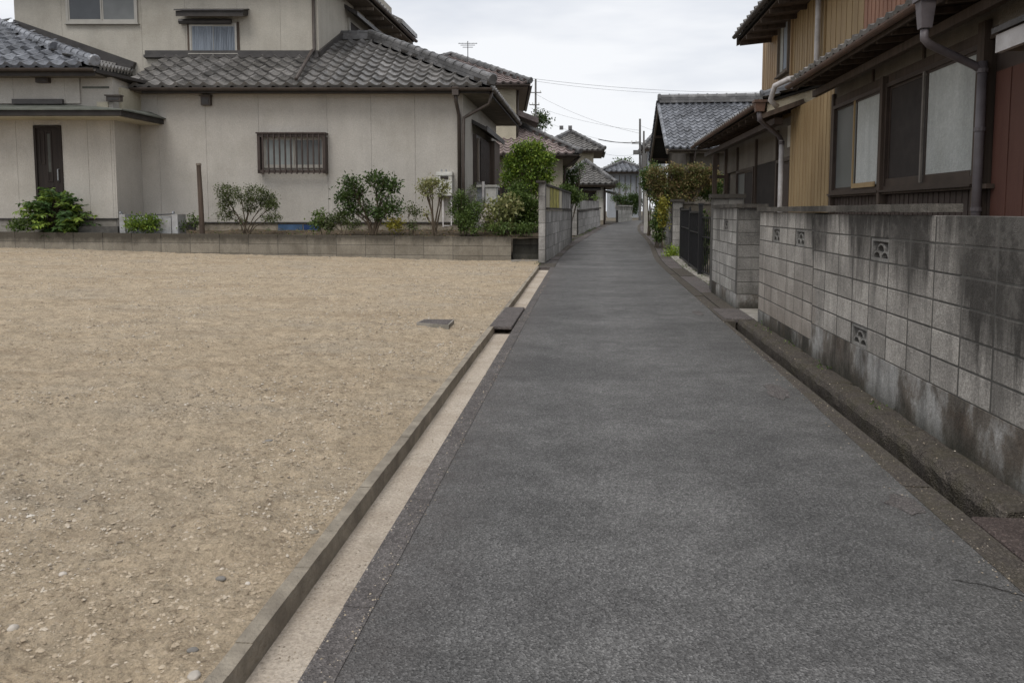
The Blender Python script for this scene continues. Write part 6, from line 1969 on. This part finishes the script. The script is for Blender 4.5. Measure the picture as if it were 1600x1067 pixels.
shrub('multi_stem_shrub', 'wide fine-leaved shrub with many bare stems under the barred window', 385, 25.6, .88,
      [(350, 300, 15, 10, 1), (375, 303, 18, 12, 1), (400, 303, 18, 13, 1.2), (418, 312, 14, 12, 1), (425, 322, 10, 7, .7), (352, 318, 12, 9, .7), (390, 322, 16, 8, .7), (352, 336, 14, 7, .5), (425, 341, 16, 5, .7), (375, 345, 10, 5, .3)],
      3300, .062, M['lf_olive2'] if 'lf_olive2' in M else M['lf_olive'], r=.022)
shrub('broadleaf_shrub', 'open-branched glossy broadleaf shrub between barred window and water heater', 582, 25.5, .88,
      [(548, 288, 10, 8, .8), (590, 283, 17, 10, 1.2), (612, 292, 10, 9, .8), (540, 310, 13, 13, 1.1), (560, 303, 10, 8, .5), (600, 303, 10, 10, .7), (610, 325, 14, 10, 1.1), (592, 335, 12, 8, .8), (548, 328, 10, 8, .6), (570, 325, 8, 7, .4)],
      2000, .115, M['lf_dark'], r=.04, asp=.4)
shrub('low_shrub', 'dull green low shrub spreading left of the broadleaf shrub', 535, 25.35, .86, [(528, 340, 16, 9, 1), (512, 350, 12, 7, .7), (548, 348, 14, 7, .6)], 1100, .07, M['lf_olive'], r=.012)
shrub('low_shrub', 'small yellow-green shrub above the blue foundation vent', 500, 25.3, .86, [(500, 340, 9, 8, 1), (496, 352, 8, 5, .6)], 360, .08, M['lf_mid'], r=.01, bright=.15)
shrub('ground_plant', 'yellowing clump right of the broadleaf shrub', 618, 25.3, .86, [(618, 352, 10, 7, 1)], 260, .09, M['lf_yellow'], stem=False, cat='plant', updir=.8)
shrub('sapling', 'thin sparse sapling midway between the two larger shrubs', 641, 25.4, .86, [(640, 328, 7, 7, .6), (650, 330, 6, 6, .4), (645, 354, 8, 5, .6)], 260, .07, M['lf_olive'], r=.018, cat='sapling')
shrub('pruned_shrub', 'pale variegated shrub with thick pruned stems before the water heater', 676, 25.4, .86, [(662, 292, 9, 9, .8), (675, 285, 10, 7, 1), (692, 292, 9, 9, 1), (668, 302, 8, 6, .6), (690, 305, 6, 5, .4), (665, 336, 6, 5, .2)], 900, .075, M['lf_pale'], r=.035)
shrub('dark_shrub', 'dense dark green shrub right of the water heater pipes', 722, 25.4, .8, [(718, 325, 14, 16, 1.3), (740, 330, 14, 13, 1), (724, 345, 16, 8, .8), (720, 308, 8, 8, .4)], 2000, .075, M['lf_mid'], r=.02)
shrub('wispy_shrub', 'wispy grey-green shrub in front of the pale outdoor unit', 742, 25.9, .8, [(732, 310, 9, 10, .6), (740, 300, 7, 9, .4), (750, 318, 9, 8, .5)], 420, .06, M['lf_olive'], r=.01, asp=.25)
shrub('large_leaf_shrub', 'pale broad-leaved plant among the clutter by the stub wall', 778, 25.8, .8, [(775, 330, 16, 14, 1), (795, 322, 12, 12, .8), (780, 350, 18, 6, .6)], 620, .13, M['lf_pale'], r=.015, asp=.5, bright=-.1)
shrub('ground_plant', 'olive ground plants along the end of the low wall', 750, 25.2, .78, [(740, 357, 22, 5, 1), (785, 356, 22, 6, 1), (820, 357, 16, 6, 1)], 900, .075, M['lf_mid'], stem=False, cat='plant')
t1 = shrub('garden_tree', 'bright green bushy tree rising over the side wall by the reddish roof', 826, 27.5, .5,
      [(822, 245, 22, 13, 1.3), (800, 256, 13, 10, .8), (850, 250, 15, 11, .9), (833, 232, 12, 7, .6), (812, 233, 9, 5, .3), (822, 268, 26, 12, 1.1), (850, 276, 13, 9, .6), (795, 280, 11, 9, .5), (826, 292, 22, 12, .7)], 5600, .10, M['lf_bright'], r=.06, cat='tree', group=None)
shrub('garden_shrub', 'mixed yellow-green shrub filling the corner behind the stub wall', 815, 26.6, .6, [(808, 315, 18, 18, 1), (828, 330, 14, 22, 1), (800, 340, 16, 16, .9), (820, 350, 18, 12, .8), (812, 298, 10, 8, .5)], 3600, .10, M['lf_mid'], r=.03, bright=.02)
shrub('garden_shrub', 'dark foliage between the two side walls on the left', 888, 37, .4, [(884, 298, 9, 8, 1), (896, 306, 7, 9, .9), (882, 308, 8, 9, .6), (902, 313, 4, 4, .3)], 1500, .10, M['lf_mid'], r=.04, group=None)
shrub('garden_tree', 'loose dark tree trailing over the grey house roof beyond the side walls', 902, 50, .5, [(882, 268, 9, 7, 1), (897, 274, 8, 7, .9), (906, 262, 6, 6, .5), (892, 286, 8, 6, .7), (878, 280, 7, 6, .5)], 900, .13, M['lf_dark'], r=.08, cat='tree', bright=.1, group=None)
shrub('garden_shrub', 'green foliage in front of the pale house window', 918, 54, .6, [(912, 308, 7, 4, 1), (932, 310, 5, 3, .4)], 260, .11, M['lf_mid'], r=.03, group=None, bright=.2)
shrub('garden_tree', 'low dark trees at the bend under the striped house', 985, 72, .9, [(975, 314, 10, 6, 1), (990, 310, 8, 5, 1), (962, 308, 6, 4, .5), (996, 316, 6, 6, .8), (988, 326, 9, 8, 1.2)], 2400, .14, M['lf_dark'], r=.08, cat='tree', group=None, bright=.05)
shrub('roadside_bush', 'pale green shrubs in front of the striped house siding', 975, 74, 1, [(963, 290, 7, 3, 1), (955, 288, 5, 3, .7), (978, 293, 6, 3, .6)], 420, .13, M['lf_mid'], r=.03, group=None, bright=.15)
# small tree silhouettes against the sky
shrub('distant_tree', 'small distant tree top beside the far left utility pole', 847, 90, 2, [(843, 185, 8, 8, 1), (852, 190, 8, 5, .6), (840, 198, 9, 6, .5)], 420, .3, M['lf_dark'], r=.1, cat='tree', group=None)
shrub('distant_tree', 'rounded distant tree above the striped house roof', 975, 95, 2, [(975, 262, 14, 7, 1), (962, 268, 10, 6, .6)], 900, .35, M['lf_dark'], r=.1, cat='tree', group=None, bright=.1)
# right side hedge: rust tinged and green
shrub('hedge', 'overgrown rust-tinged hedge bulging above the brown garden wall', 1060, 31.0, .9,
      [(1040, 292, 24, 16, 1.3), (1068, 284, 20, 15, 1.2), (1026, 276, 14, 12, .7), (1092, 282, 20, 15, 1.0), (1052, 266, 15, 6, .4), (1085, 265, 12, 6, .35), (1108, 275, 14, 12, .6), (1060, 305, 30, 9, .8), (1036, 310, 16, 12, .5)], 9500, .085, M['lf_rust'], r=.04, cat='hedge', group='hedges right of the lane')
shrub('hedge', 'plain green hedge behind the porch post of the sided house', 1125, 31.8, .9,
      [(1110, 292, 18, 18, 1), (1135, 290, 18, 18, 1), (1150, 292, 14, 18, .7), (1105, 305, 20, 8, .6), (1160, 292, 12, 16, .5)], 4600, .085, M['lf_mid'], r=.04, cat='hedge', group='hedges right of the lane')
shrub('climbing_bush', 'light green bush with upright shoots at the hedge end by the poles', 1015, 33, .6,
      [(1013, 276, 10, 12, 1), (1022, 264, 8, 8, .5), (1009, 288, 6, 7, .5), (1022, 300, 10, 12, .9)], 2200, .085, M['lf_mid'], r=.03, cat='bush', group='hedges right of the lane', bright=.08)
shrub('climbing_bush', 'trailing vines hanging in front of the overgrown wall by the brown pier', 1028, 31, .2,
      [(1031, 325, 9, 14, 1), (1026, 348, 6, 12, .9), (1034, 345, 6, 14, .7), (1030, 368, 8, 8, .6)], 1900, .085, M['lf_mid'], r=.015, cat='vine', group='hedges right of the lane', droop=.9, bright=.0)
shrub('climbing_bush', 'yellowing vine strand beside the brown gate pier', 1037, 29.3, .2, [(1037, 322, 4, 14, 1), (1036, 345, 4, 10, .5)], 420, .09, M['lf_yellow'], r=.01, cat='vine', group='hedges right of the lane', droop=.5)
shrub('weed_tuft', 'bright yellow-green weed tuft at the foot of the black gate', 1050, 26.6, .02, [(1050, 397, 8, 8, 1), (1047, 405, 8, 4, .6)], 420, .10, M['lf_bright'], stem=False, cat='weed', updir=1.0, asp=.3, bright=.2, group=None)
shrub('yard_plants', 'green plants showing through the open bars of the black gate', 1099, 24, .1, [(1098, 400, 8, 14, 1), (1095, 350, 9, 14, .5), (1101, 375, 6, 12, .5)], 900, .10, M['lf_mid'], r=.01, cat='plants', group=None)
# weeds along the verges
def weeds(label, pts, mat, L=.05, n=36):
    C = []; 
    for (x, y) in pts:
        z = zr(y)
        for _ in range(n):
            a = random.uniform(0, 2 * pi); r = random.random() ** .7 * .12
            C.append((x + cos(a) * r, y + sin(a) * r * 1.6, z + random.uniform(0, .05)))
    C = np.array(C); n_ = len(C); D = rng.normal(0, .6, (n_, 3)); D[:, 2] += 1; D /= np.linalg.norm(D, axis=1, keepdims=True)
    me, o = leaf_mesh('weeds', C, D, L * rng.uniform(.5, 1.4, n_), L * .3 * np.ones(n_), rng.uniform(0, 1, n_), mat)
    tag(put('weeds', me, o), label, 'weeds', kind='stuff')
weeds('scattered low weeds and moss along the right-hand wall foot and verges', [(er(.62)(y) + random.uniform(-.05, .1), y) for y in [random.uniform(13, 34) for _ in range(40)]] + [(2.40, random.uniform(5, 11)) for _ in range(7)], M['lf_mid'], .05, 16)
weeds('scattered low weeds along the left-hand wall foot', [(el(-.5)(y) + random.uniform(-.1, .1), y) for y in [random.uniform(23, 50) for _ in range(34)]], M['lf_mid'], .07, 16)
# fallen leaves on soil
C = []
for _ in range(1600):
    u = random.uniform(-20, .6); v = random.uniform(25.0, 27.2)
    w = R_ * u + FH * v; C.append((w.x, w.y, .74 + .28 * (v - 24.9) / 3.2 + random.uniform(0, .06)))
C = np.array(C); n_ = len(C); D = rng.normal(0, 1, (n_, 3)); D[:, 2] *= .3; D[:, 2] += .25; D /= np.linalg.norm(D, axis=1, keepdims=True)
me, o = leaf_mesh('leaf_litter', C, D, .09 * rng.uniform(.5, 1.3, n_), .035 * np.ones(n_), rng.uniform(0, 1, n_), M['lf_rust'])
tag(put('leaf_litter', me, o), 'brown and green leaf litter and small weeds over the garden bed', 'leaf litter', kind='stuff')
